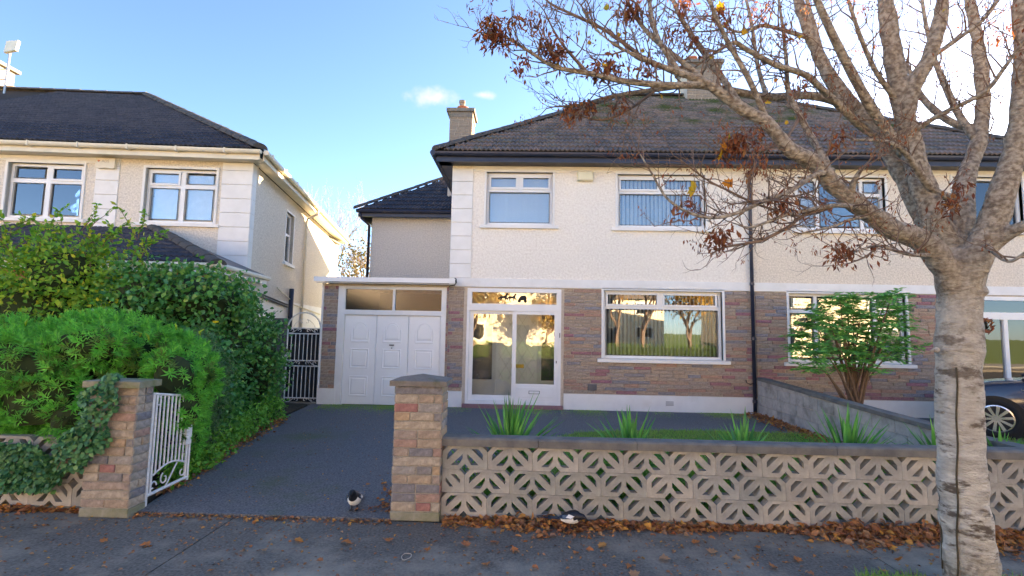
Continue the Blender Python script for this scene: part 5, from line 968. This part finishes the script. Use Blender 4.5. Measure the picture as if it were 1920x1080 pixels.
# feathery shrub in the next garden
fs_ = thing('feathery_shrub', 'feathery dark green shrub on bare stems in front of the neighbouring window', 'shrub', at(1602, 790, 8.9)); fs_.location.z = 0; OFF[fs_] = Vector(fs_.location); rr = random.Random(5); lp_, ld, lw2 = [], [], []
for i, (tx_, ty_) in enumerate(((1500, 622), (1525, 590), (1548, 575), (1575, 552), (1590, 548), (1612, 590), (1640, 575), (1662, 550), (1672, 545), (1690, 580), (1540, 640), (1600, 630), (1570, 655), (1650, 640), (1625, 660), (1515, 655), (1690, 630), (1560, 610), (1630, 615), (1600, 580), (1580, 600), (1655, 600))):
    a = OFF[fs_]+Vector((rr.uniform(-.12, .12), rr.uniform(-.1, .1), .02)); e = at(tx_, ty_+10, 8.9+rr.uniform(-.45, .4)); k1 = a.lerp(e, .4)+Vector((-(e.x-a.x)*.22, 0, .08)); pts = [a]
    for t in (.25, .5, .75, 1): pts.append(a*(1-t)**2+k1*2*t*(1-t)+e*t*t)
    MB().tube(pts, [.030, .025, .02, .014, .007], 7).build('stem', 'stem', fs_, smooth=True)
    for j in range(17):                                 # flat whorled sprays
        c = pts[-1]+Vector((rr.gauss(0, .13), rr.gauss(0, .15), rr.choice((-.22, -.12, -.04, .04))+rr.uniform(-.05, .05))); az0 = rr.uniform(0, 6.28)
        for q in range(rr.randrange(3, 6)):
            az = az0+q*1.3; d = Vector((math.cos(az), math.sin(az), rr.uniform(-.25, .55))); L = rr.uniform(.10, .20)
            for s in range(9):
                p = c+d*L*(s+1)/9+Vector((0, 0, -.04*(s/9)**2))
                for sd_ in (-1, 1): lp_.append(p); ld.append(d*.55+Vector((-math.sin(az), math.cos(az), .05))*sd_)
nl = len(lp_); link('sprays', leaf_mesh('sprays', np.array(lp_)-np.array(OFF[fs_]), np.array(ld), np.tile([0, -.4, 1.], (nl, 1))+rng.normal(size=(nl, 3))*.6, rng.uniform(.055, .09, nl), .020, LANCE, .1), 'conifer', fs_, kind='stuff')
# lawn grass
def blades(name, polyf, n, h, label, lean=.5):
    pos = []
    while len(pos) < n:
        q = polyf()
        if q: pos.append(q)
    pos = np.array(pos); m = len(pos); d = rng.normal(size=(m, 3))*np.array([lean, lean, .1])+np.array([0, 0, 1]); o = link(name, leaf_mesh(name, pos, d, rng.normal(size=(m, 3)), h*rng.uniform(.5, 1.3, m), .006, LANCE, .1, .2), 'grass', kind='stuff'); tag(o, label, 'grass'); return o
def inpoly(x, y, P): 
    c = False
    for i in range(len(P)):
        (xa, ya), (xb, yb) = P[i], P[i-1]
        if (ya > y) != (yb > y) and x < (xb-xa)*(y-ya)/(yb-ya)+xa: c = not c
    return c
blades('grass', lambda: (lambda x, y: (x, y, .033) if inpoly(x, y, lawn_o) else None)(random.uniform(-.7, 4.8), random.uniform(4.55, 8.4)), 26000, .055, 'short lawn grass behind the screen wall')
blades('grass', lambda: (lambda x, y: (x, y, .031) if y < 8.2 else None)(random.uniform(5.1, 9.5), random.uniform(4.6, 8.3)), 12000, .06, 'lawn grass in front of the parked car')
tp = Vector(tree.location)
top('tree_pit', fix(MB().prism([[(tp.x-.62, tp.y-.8), (tp.x+.55, tp.y-.8), (tp.x+.5, tp.y+.16), (tp.x-.1, tp.y+.22), (tp.x-.58, tp.y+.12)]], .001, .012, axis='z').build('tree_pit_tmp', 'earth')).data and MB().prism([[(tp.x-.62, tp.y-.8), (tp.x+.55, tp.y-.8), (tp.x+.5, tp.y+.16), (tp.x-.1, tp.y+.22), (tp.x-.58, tp.y+.12)]], .001, .012, axis='z'), 'earth')
bpy.data.objects.remove(bpy.data.objects['tree_pit_tmp'])
blades('grass', lambda: (lambda x, y: (x, y, .01) if math.hypot(x-tp.x, y-tp.y) > .2 and random.random() < 1.3-abs(y-tp.y) else None)(random.uniform(tp.x-.6, tp.x+.5), random.uniform(tp.y-.75, tp.y+.17)), 5200, .085, 'tuft of grass growing round the foot of the street tree', .7)
def moss_spot():
    x, y = random.uniform(-4.2, 4.6), 10.26-abs(random.gauss(0, .35)); k = math.sin(x*1.9)+math.sin(x*4.7+1)+(1.6 if x < -1.8 else 0)
    return (x, y, .0235) if k > random.uniform(-.4, 2.4) and y > 8.9 else None
mo = blades('moss', moss_spot, 14000, .018, 'green moss on the tarmac along the garage and house front', 1.6); mo['category'] = 'moss'
# strip of bed plants just behind the wall
bp = thing('bed_plant', 'leafy plants growing right behind the pierced wall', 'plant', (2.0, 4.8, 0))
foliage('foliage', 'low_green', bp, [(x, 4.9+.12*math.sin(x*3), .16, .36, .22, .26) for x in np.arange(-.4, 4.6, .42)], 7000, .07, .03, LANCE, clump=420, csize=.07, jit=.7, shell=.3, off=OFF[bp])

# ================================================================== fallen leaves
def litter(name, f, n, size, label, z=.004, flat=.25):
    pos = np.array([f() for _ in range(n)]); m = len(pos); az = rng.uniform(0, 6.28, m); d = np.stack([np.cos(az), np.sin(az), rng.normal(size=m)*flat], 1)
    s = size*rng.uniform(.5, 1.35, m); o = link(name, leaf_mesh(name, pos, d, np.array([0, 0, 1.])+rng.normal(size=(m, 3))*flat*1.3, s, s*rng.uniform(.35, .8, m), OVAL, .25, .25), 'litter', kind='stuff'); tag(o, label, 'leaves'); return o
def pile(x0, x1, yb, wd, hh): 
    def f():
        x = random.uniform(x0, x1); k = .65+.35*math.sin(x*2.1+1)+.25*math.sin(x*5.3); u = abs(random.gauss(0, .5)); h = hh*k*max(0, 1-u)*random.random(); return (x, yb-u*wd*k-.01, .008+h)
    return f
litter('leaf_litter', pile(-.66, 5.3, 4.35, .24, .055), 3400, .055, 'drift of brown and orange leaves along the foot of the long screen wall', flat=.4)
litter('leaf_litter', pile(2.6, 5.6, 4.35, .30, .10), 2300, .06, 'deep pile of brown leaves heaped against the wall beside the street tree', flat=.5)
litter('leaf_litter', pile(-6.5, -3.85, 4.31, .12, .05), 900, .05, 'thin line of leaves below the left screen wall', flat=.35)
litter('leaf_litter', lambda: (random.uniform(-5.5, 6), 4.26-abs(random.gauss(0, .55)) if random.random() < .6 else random.uniform(2.2, 4.25), random.uniform(.004, .012)), 2300, .026, 'small leaf fragments scattered over the pavement', flat=.15)
litter('leaf_litter', lambda: (lambda t: (-3.55-.75*t+random.gauss(.05, .07), 4.7+3.9*t, random.uniform(.026, .05)))(random.random()), 900, .05, 'leaves gathered along the left edge of the drive', flat=.35)
litter('leaf_litter', lambda: (random.uniform(-3.4, -1.2), random.uniform(4.4, 9.8), .027), 420, .022, 'tiny leaf scraps scattered over the tarmac drive', flat=.15)
litter('leaf_litter', lambda: (lambda y: (4.86-abs(random.gauss(0, .18)), y, random.uniform(.03, .07)))(random.uniform(6.5, 10.2)), 1300, .055, 'brown leaves lying along the block wall beside the lawn', flat=.4)
litter('leaf_litter', lambda: (-1.15-abs(random.gauss(0, .1)), random.uniform(4.4, 5.2), random.uniform(.025, .05)), 160, .05, 'leaves caught beside the upright pier on the drive', flat=.35)
litter('leaf_litter', lambda: (random.uniform(-3.4, -1.1), 4.27-abs(random.gauss(0, .035)), random.uniform(.003, .02)), 300, .035, 'leaf scraps along the tarmac edge at the drive entrance', flat=.3)
FL = []
for k in range(5):
    me = LEAFS[k].copy(); me.materials.clear(); me.materials.append(MATS['leaf_fallen']); FL.append(me)
rr = random.Random(8); spots = [(397, 1069), (455, 1034), (272, 1020), (195, 1013), (495, 1031), (925, 1016), (1080, 1036), (1180, 1060), (1190, 1076), (1245, 1047), (880, 1007), (913, 1057), (1003, 1063), (1335, 1033), (1380, 1046), (1495, 1048), (1520, 1075), (1655, 1068), (1540, 1014), (1570, 1010), (873, 1020), (800, 1030), (1305, 1015), (1420, 1026), (1450, 1062), (600, 1050), (650, 1016), (560, 1012), (1130, 1022), (965, 1030), (730, 1012), (690, 908), (720, 905)]
for i, (a, b) in enumerate(spots):
    d = CAMR @ Vector(((a-960)/F_PX, -(b-540)/F_PX, -1)); z = .028 if b < 960 else .006; t = (z+.012-CAM_H)/d.z; p = Vector((d.x*t, d.y*t, z+.012)); s = rr.uniform(.05, .085)
    o = link('fallen_leaf', FL[i % 5], None, None, loc=p, rot=(rr.uniform(-.25, .25), rr.uniform(-.25, .25), rr.uniform(0, 6.28))); o.scale = (s, s, s*1.1); tag(o, 'single curled brown autumn leaf lying flat on the tarmac', 'leaf', 'single fallen leaves on the ground')
d = CAMR @ Vector(((762-960)/F_PX, -(1043-540)/F_PX, -1)); t = (.006-CAM_H)/d.z
tag(MB().tube([(.034*math.cos(i*math.pi/10), .05*math.sin(i*math.pi/10)*(1+.15*math.sin(i)), .0) for i in range(21)], .0028, 6, cap=False).build('elastic_band', 'rubber_white'), 'small pale loop lying on the pavement', 'band').location = (d.x*t, d.y*t, .006)

# ================================================================== magpies
def sweep(ring, mats, name, parent, n=16):
    """body as one skin: ring = (centre, radius across, radius up)"""
    vs, fs = [], []
    cs = [Vector(r[0]) for r in ring]
    for i, (c, ra, rb) in enumerate(ring):
        t = (cs[min(i+1, len(cs)-1)]-cs[max(i-1, 0)]).normalized(); a = Vector((0, 1, 0)); b = t.cross(a).normalized()
        if b.z < 0 and abs(t.x) > .3: b = -b
        vs += [Vector(c)+a*ra*math.cos(2*math.pi*k/n)+b*rb*math.sin(2*math.pi*k/n) for k in range(n)]
    m = len(ring); fs = [(i*n+k, i*n+(k+1) % n, (i+1)*n+(k+1) % n, (i+1)*n+k) for i in range(m-1) for k in range(n)]+[tuple(range(n-1, -1, -1)), tuple((m-1)*n+k for k in range(n))]
    o = MB().add(vs, fs).build(name, None, parent, smooth=True, local=True)
    for q in mats: o.data.materials.append(MATS[q])
    return fix(o)
def magpie(label, loc, rotz, head_down=False):
    r = thing('magpie', label, 'bird', loc, rotz, 'two magpies'); OFF[r] = Vector(); h = -.055 if head_down else 0
    ring = [((-.115, 0, .088), .006, .006), ((-.095, 0, .092), .024, .022), ((-.055, 0, .105), .044, .042), ((-.01, 0, .118), .052, .052), ((.03, 0, .132), .049, .052), ((.058, 0, .155+h*.3), .036, .040), ((.072, 0, .178+h*.7), .027, .029), ((.084, 0, .197+h), .026, .026), ((.102, 0, .205+h*1.1), .021, .020), ((.116, 0, .203+h*1.15), .010, .010), ((.128, 0, .200+h*1.2), .007, .007), ((.146, 0, .194+h*1.3), .002, .003)]
    b = sweep(ring, ['bird_black', 'bird_white'], 'body', r)
    for p in b.data.polygons:
        c = p.center; 
        if -.085 < c.x < .075 and c.z < (.145 if abs(c.y) < .043 and not head_down else .118)-(.5*max(0, c.x-.05)): p.material_index = 1
    for s in (-1, 1):
        w_ = MB().add([(.045, s*.040, .150), (.02, s*.055, .125), (-.06, s*.048, .105), (-.125, s*.018, .098), (-.07, s*.036, .135), (-.01, s*.046, .160)], [(0, 1, 2, 3, 4, 5)]); w_.v += [(x, y+s*.006, z+.002) for x, y, z in w_.v]; w_.f += [(11, 10, 9, 8, 7, 6)]+[(i, (i+1) % 6, (i+1) % 6+6, i+6) for i in range(6)]
        wg = fix(w_.build('wing', 'bird_blue', r, local=True)); MB().add([(.046, s*.0555, .152), (.018, s*.0625, .128), (-.03, s*.060, .128), (-.005, s*.054, .158)], [(0, 1, 2, 3)]).build('wing_patch', 'bird_white', wg, local=True)
        MB().tube([(.005, s*.02, .078), (-.004, s*.022, .060), (.004, s*.022, .040)], [.009, .004, .004], 6).build('leg', 'bird_black', r, local=True)
        ft = MB()
        for a in (-.5, 0, .5, math.pi): ft.tube([(.004, s*.022, .037), (.004+.03*math.cos(a), s*.022+.03*math.sin(a), .035)], [.003, .002], 5)
        ft.build('foot', 'bird_black', r, local=True); MB().lathe((.098, s*.0205, .207+h), [(.001, -.003), (.003, 0), (.001, .003)], 6).build('eye', 'dark_metal', r, local=True)
    fix(MB().add([(-.09, -.022, .095), (-.09, .022, .095), (-.30, .026, .068), (-.34, 0, .062), (-.30, -.026, .068), (-.09, -.022, .088), (-.09, .022, .088), (-.30, .026, .063), (-.34, 0, .058), (-.30, -.026, .063)], [(0, 1, 2, 3, 4), (9, 8, 7, 6, 5)]+[(i, (i+1) % 5, (i+1) % 5+5, i+5) for i in range(5)]).build('tail', 'bird_blue', r, local=True))
    return r
magpie('magpie standing upright on the tarmac drive facing the camera', (-1.50, 4.45, -.014), R(-84)).scale = (1.12, 1.12, 1.12)
magpie('magpie foraging in the fallen leaves at the foot of the screen wall', (.43, 4.17, -.002), R(-30), True)

# ================================================================== parked car (nose to the left)
car = thing('parked_car', 'dark blue hatchback parked nose-left on the neighbouring drive', 'car', (9.50, 8.07, .018), R(-45)); OFF[car] = Vector()
# stations along x (nose at -2.22): x, half width, sill z, belt z, roof z, roof half width
ST = [(-2.06, .40, .30, .58, .60, .3), (-1.98, .62, .22, .70, .72, .5), (-1.78, .79, .18, .80, .83, .66), (-1.35, .86, .17, .89, .92, .72), (-.98, .87, .17, .94, .99, .74), (-.55, .88, .17, .96, 1.23, .68), (-.1, .88, .17, .97, 1.41, .62), (.4, .88, .17, .98, 1.48, .60), (1.0, .88, .17, 1.0, 1.47, .59), (1.5, .87, .18, 1.02, 1.40, .57), (1.85, .84, .22, 1.03, 1.24, .58), (2.1, .78, .28, 1.0, 1.04, .6), (2.2, .66, .36, .85, .88, .5)]
body = MB(); cab = MB(); n = 12
def sec(s):
    x, hw, zs, zb, zr, rw = s; up = [(hw*.93, zs), (hw, zs+.12), (hw*1.005, zs+(zb-zs)*.55), (hw*.985, zb-.05), (hw*.94, zb)]
    return [(x, -y, z) for y, z in up]+[(x, y, z) for y, z in reversed(up)]
vs = [p for s in ST for p in sec(s)]; k = 10
body.add(vs, [(i*k+j, i*k+j+1, (i+1)*k+j+1, (i+1)*k+j) for i in range(len(ST)-1) for j in range(k-1)]+[(i*k+k-1, i*k, (i+1)*k, (i+1)*k+k-1) for i in range(len(ST)-1)]+[tuple(range(k)), tuple((len(ST)-1)*k+j for j in range(k))])
bo = fix(body.build('body', 'car_paint', car, smooth=True))
def csec(s, ins=0):
    x, hw, zs, zb, zr, rw = s; return [(x, -hw*.94, zb-.002), (x, -rw-.02, zr-.06), (x, -rw*.75, zr), (x, rw*.75, zr), (x, rw+.02, zr-.06), (x, hw*.94, zb-.002)]
G = ST[4:12]; vs = [p for s in G for p in csec(s)]; fsR = [(i*6+j, i*6+j+1, (i+1)*6+j+1, (i+1)*6+j) for i in range(len(G)-1) for j in (1, 2, 3)]; fsG = [(i*6+j, i*6+j+1, (i+1)*6+j+1, (i+1)*6+j) for i in range(len(G)-1) for j in (0, 4)]
cb = MB().add(vs, fsG+fsR).build('cabin', None, car, smooth=True)
for q in ('car_glass', 'car_paint'): cb.data.materials.append(MATS[q])
for p in cb.data.polygons:
    x = p.center.x; p.material_index = 0 if (p.index < len(fsG) or x < -.1 or x > 1.7) else 1
fix(cb)
for s in (-1, 1):
    for a, b, w_ in (((-1.0, .97), (-.12, 1.37), .03), ((.45, .98), (.40, 1.44), .035), ((1.72, 1.03), (1.42, 1.38), .06)):
        def py(x, z):
            for i in range(len(ST)-1):
                if ST[i][0] <= x <= ST[i+1][0]:
                    t = (x-ST[i][0])/(ST[i+1][0]-ST[i][0]); S_ = [ST[i][j]+(ST[i+1][j]-ST[i][j])*t for j in range(6)]; break
            u = max(0, min(1, (z-S_[3])/max(.05, S_[4]-.06-S_[3]))); return S_[1]*.94+(S_[5]+.02-S_[1]*.94)*u
        MB().tube([(a[0]+(b[0]-a[0])*t, s*(py(a[0]+(b[0]-a[0])*t, a[1]+(b[1]-a[1])*t)+.003), a[1]+(b[1]-a[1])*t) for t in (0, .33, .66, 1)], w_, 6).build('pillar', 'car_paint', car, smooth=True)
    MB().tube([(-.96+i*.28, s*.835, .955+.007*i) for i in range(10)], .011, 5).build('window_trim', 'chrome', car)
    mr_ = MB().tube([(-.62, s*.86, 1.0), (-.60, s*.96, 1.03), (-.585, s*1.06, 1.035)], [.03, .075, .055], 8, squash=.75).build('mirror', 'car_paint', car, smooth=True); MB().tube([(-.56, s*.92, 1.0), (-.56, s*1.07, 1.0)], .03, 6).build('mirror_trim', 'chrome', mr_)
    for x in (-1.33, 1.32):
        wh = thing('x', '', ''); bpy.data.objects.remove(wh)
        cy = s*.79
        def ringy(R_, y0, y1, nn=24): 
            m = MB(); m.add([(x+R_*math.cos(2*math.pi*i/nn), y, .32+R_*math.sin(2*math.pi*i/nn)) for y in (y0, y1) for i in range(nn)], [(i, (i+1) % nn, nn+(i+1) % nn, nn+i) for i in range(nn)]+[tuple(range(nn)), tuple(range(2*nn-1, nn-1, -1))]); return m
        fix(ringy(.375, s*.60, s*.884).build('wheel_well_disc', 'black', car))  # black disc stands in for the dark hollow of the wheel well
        ty = MB(); pr = [(.22, .02), (.30, .0), (.318, .03), (.318, .15), (.30, .18), (.22, .16)]; nn = 26
        ty.add([(x+q*math.cos(2*math.pi*i/nn), s*(.905-y), .32+q*math.sin(2*math.pi*i/nn)) for q, y in pr for i in range(nn)], [(j*nn+i, j*nn+(i+1) % nn, ((j+1) % 6)*nn+(i+1) % nn, ((j+1) % 6)*nn+i) for j in range(6) for i in range(nn)]); wheel = fix(ty.build('wheel', 'tyre', car, smooth=True))
        rim = MB(); rim.add([(x+q*math.cos(2*math.pi*i/nn), s*y, .32+q*math.sin(2*math.pi*i/nn)) for q, y in ((.225, .895), (.205, .9), (.2, .87)) for i in range(nn)], [(j*nn+i, j*nn+(i+1) % nn, (j+1)*nn+(i+1) % nn, (j+1)*nn+i) for j in range(2) for i in range(nn)])
        for q in range(10):
            a = q*math.pi/5+.15; c, s_ = math.cos(a), math.sin(a); e, f_ = -s_*.016, c*.016
            rim.hexa([(x+c*.03-e, s*.893, .32+s_*.03-f_), (x+c*.03+e, s*.893, .32+s_*.03+f_), (x+c*.21+e*1.5, s*.899, .32+s_*.21+f_*1.5), (x+c*.21-e*1.5, s*.899, .32+s_*.21-f_*1.5), (x+c*.03-e, s*.87, .32+s_*.03-f_), (x+c*.03+e, s*.87, .32+s_*.03+f_), (x+c*.21+e*1.5, s*.87, .32+s_*.21+f_*1.5), (x+c*.21-e*1.5, s*.87, .32+s_*.21-f_*1.5)])
        rm = fix(rim.build('rim', 'alloy', wheel)); hub = ringy(.04, s*.86, s*.897, 12); fix(hub.build('hub_cap', 'alloy', wheel)); fix(ringy(.2, s*.84, s*.868).build('brake_disc', 'dark_metal', wheel))
    MB().tube([(-.9, s*.874, .235), (0, s*.888, .225), (.9, s*.888, .23)], .018, 6).build('sill_trim', 'chrome', car)
    fix(MB().hexa([(-1.94, s*.60, .60), (-1.72, s*.79, .66), (-1.72, s*.81, .66), (-1.97, s*.62, .60), (-1.92, s*.60, .70), (-1.66, s*.79, .78), (-1.66, s*.812, .78), (-1.96, s*.63, .70)]).build('headlight', 'chrome', car))
    MB().tube([(.32, s*.885, .84), (.42, s*.905, .845), (.52, s*.888, .85)], .012, 6).build('door_handle', 'car_paint', car)
text('HYBRID', .062, (-1.02, -.890, .80), (math.pi/2, 0, 0), 'chrome', car, 'badge_lettering')

# ================================================================== behind the houses, the roof aerial
ae = thing('aerial', 'square panel aerial on a tilted pole above the left roof', 'aerial', at(12, 168, 14.2)); q0, q1 = at(8, 170, 14.2), at(19, 97, 14.2)
MB().tube([q0-Vector((0, 0, .25)), q1], .03, 6).build('pole', 'galv', ae)
for py_ in (130, 149): a_ = at(17 if py_ == 130 else 14, py_, 14.2); MB().tube([a_, a_+Vector((-.75, 0, .02))], .018, 5).build('bracket', 'galv', ae)
c_ = at(22, 86, 14.15); ex_ = Vector((.26, 0, .14)); ey_ = Vector((-.15, .05, .25)); nn_ = ex_.cross(ey_).normalized()*.04
fix(MB().hexa([c_-ex_*.95-ey_*.5-nn_, c_+ex_*.35-ey_*.95-nn_, c_+ex_*.95+ey_*.15-nn_, c_-ex_*.3+ey_*.8-nn_, c_-ex_*.95-ey_*.5+nn_, c_+ex_*.35-ey_*.95+nn_, c_+ex_*.95+ey_*.15+nn_, c_-ex_*.3+ey_*.8+nn_]).build('panel', 'cream_plastic', ae))
def bare_tree(name, label, base, h, seed, mat, spread=.6, leafmat=None, nleaf=0, maxd=5, cat='tree', grp=None, lsize=.12, r0=.16):
    r = random.Random(seed); ro = thing(name, label, cat, base, group=grp); m = MB(); ends = []
    def grow(p, d, L, rad, k):
        pts = [p]; q = p
        for i in range(3): d = (d+Vector((r.uniform(-.2, .2), r.uniform(-.2, .2), r.uniform(-.05, .15)))).normalized(); q = q+d*L/3; pts.append(q)
        m.tube(pts, [rad, rad*.88, rad*.76, rad*.64], 6 if k < 2 else (4 if k < 4 else 3), cap=False)
        if k >= maxd: ends.append(q); return
        if k >= 2: ends.append(q)
        for i in range(r.choice((2, 3, 3)) if k else 4): grow(q if i else pts[2], (d+Vector((r.uniform(-1, 1), r.uniform(-1, 1), r.uniform(-.2, .7)))*spread).normalized(), L*r.uniform(.62, .85), rad*.58, k+1)
    grow(Vector(base), Vector((0, 0, 1)), h*.30, r0, 0); m.build('trunk', mat, ro)
    if leafmat: i = rng.integers(0, len(ends), nleaf); p = np.array(ends)[i]+rng.normal(size=(nleaf, 3))*.35; link('crown', leaf_mesh('crown', p-np.array(OFF[ro]), rng.normal(size=(nleaf, 3))+np.array([0, 0, -.3]), rng.normal(size=(nleaf, 3)), lsize*rng.uniform(.6, 1.3, nleaf), lsize*.7, OVAL, .1), leafmat, ro, kind='stuff')
    return ro
bare_tree('bare_tree', 'pale bare tree standing behind, between the two houses', (-9.6, 27.5, -.1), 10.2, 3, 'bark_grey', .62, maxd=7, r0=.15)
bare_tree('bare_tree', 'small tree with dull withered leaves behind the return roof', (-8.5, 26.0, -.1), 7.0, 9, 'bark_thin', .6, 'dull_leaf', 1100, 5, lsize=.14)
bare_tree('bare_tree', 'thin leafless treetop just showing above the left house eaves', (-12.5, 28, -.1), 9.2, 14, 'bark_grey', .45, maxd=5, r0=.1)

# ================================================================== across the road (seen only in reflections; houses and forecourt shaped to bounce sunlight)
top('far_pavement', MB().box(-60, 60, -8.2, -6.2, -.15, -.01), 'pavement_m')
def street_house(x, y, face, label, wd=11.6, dp=9):
    h = thing('detached_house', label, 'house', (x, y, -.1)); hw = wd/2; f = face; yb = y-f*dp
    MB().box(x-hw, x+hw, *sorted((y-f*.004, yb)), -.1, 5.2).build('wall', 'ochre_render', h)
    ym = y-f*dp/2; fix(MB().add([(x-hw-.3, y+f*.4, 5.2), (x+hw+.3, y+f*.4, 5.2), (x+hw+.3, yb-f*.4, 5.2), (x-hw-.3, yb-f*.4, 5.2), (x-hw+4, ym, 8.8), (x+hw-4, ym, 8.8)], [(0, 1, 5, 4), (1, 2, 5), (2, 3, 4, 5), (3, 0, 4), (0, 3, 2, 1)]).build('roof', 'tile_brown', h))
    for a in (-4.6, 2.4):
        for z in (1.0, 3.5):
            w_ = MB().box(x+a, x+a+2, *sorted((y, y+f*.06)), z, z+1.3).build('window', 'white_upvc', h); MB().box(x+a+.12, x+a+1.88, *sorted((y+f*.061, y+f*.07)), z+.12, z+1.18).build('pane', 'car_glass', w_)
    MB().box(x-.6, x+.5, *sorted((y, y+f*.07)), -.05, 2.1).build('door', 'dark_board', h)
for i, (x, lb) in enumerate(((-24.6, 'far left of the row'), (-12.4, 'left of the golden tree'), (-.2, 'straight behind the camera'), (21.5, 'right of the gap with trees'))): street_house(x, -13.2, 1, 'ochre house across the road, '+lb+', seen only in reflections')  # row set close and near-unbroken to bounce sunlight onto the shaded fronts
street_house(20.2, 10.3, -1, 'ochre house further along on the right, out of view, added to block the low sun', 12.5, 9)  # unseen house added to keep the low sun off the street tree
hg = thing('clipped_hedge', 'sunlit green hedge across the road reflected in the porch glass', 'hedge', (0, -9.2, -.1)); OFF[hg] = Vector((0, -9.2, -.1))
MB().box(-12, 12, -9.5, -8.9, -.1, .75).build('inner_core', 'core', hg); nl = 16000; pz = np.stack([rng.uniform(-12.1, 12.1, nl), rng.uniform(-9.62, -8.72, nl), rng.uniform(0, .95, nl)], 1); pz = pz[(pz[:, 1] > -8.95) | (pz[:, 2] > .73)]; link('foliage', leaf_mesh('foliage', pz-np.array(OFF[hg]), rng.normal(size=pz.shape), rng.normal(size=pz.shape), .08, .05, OVAL, .1), 'hedge_leaf', hg, kind='stuff')
bare_tree('autumn_tree', 'golden autumn tree across the road reflected in the porch', (-3.2, -10.4, -.1), 5.0, 21, 'bark_thin', .6, 'autumn', 5000, 5, lsize=.16)
bare_tree('autumn_tree', 'thin-leaved tree across the road reflected in the big window', (6.0, -10.5, -.1), 7.0, 33, 'bark_thin', .6, 'autumn', 1300, 5, lsize=.15)
bare_tree('autumn_tree', 'far golden tree reflected at the edge of the porch glass', (1.4, -10.8, -.1), 4.0, 41, 'bark_thin', .6, 'autumn', 3000, 5, lsize=.16)
bare_tree('autumn_tree', 'wide bare-topped tree across the road reflected in the middle of the big window', (8.0, -11.5, -.1), 8.5, 51, 'bark_thin', .65, 'autumn', 900, 6, lsize=.14)
bare_tree('autumn_tree', 'yellow-brown tree across the road reflected at the right of the big window', (11.5, -12.5, -.1), 6.0, 57, 'bark_thin', .6, 'autumn', 2200, 5, lsize=.16)
bare_tree('autumn_tree', 'dense rusty tree across the road reflected at the left of the porch', (-6.2, -11.2, -.1), 5.0, 63, 'bark_thin', .6, 'autumn', 4000, 5, lsize=.16)
top('far_bounce_slab', MB().box(-45, 45, -13.1, -9.7, -.15, -.02), 'kerb_m')  # pale paving out of view, added to bounce sunlight back at the fronts
street_house(9.5, -31, 1, 'ochre house far back across the road, seen between trees in the big window', 11)
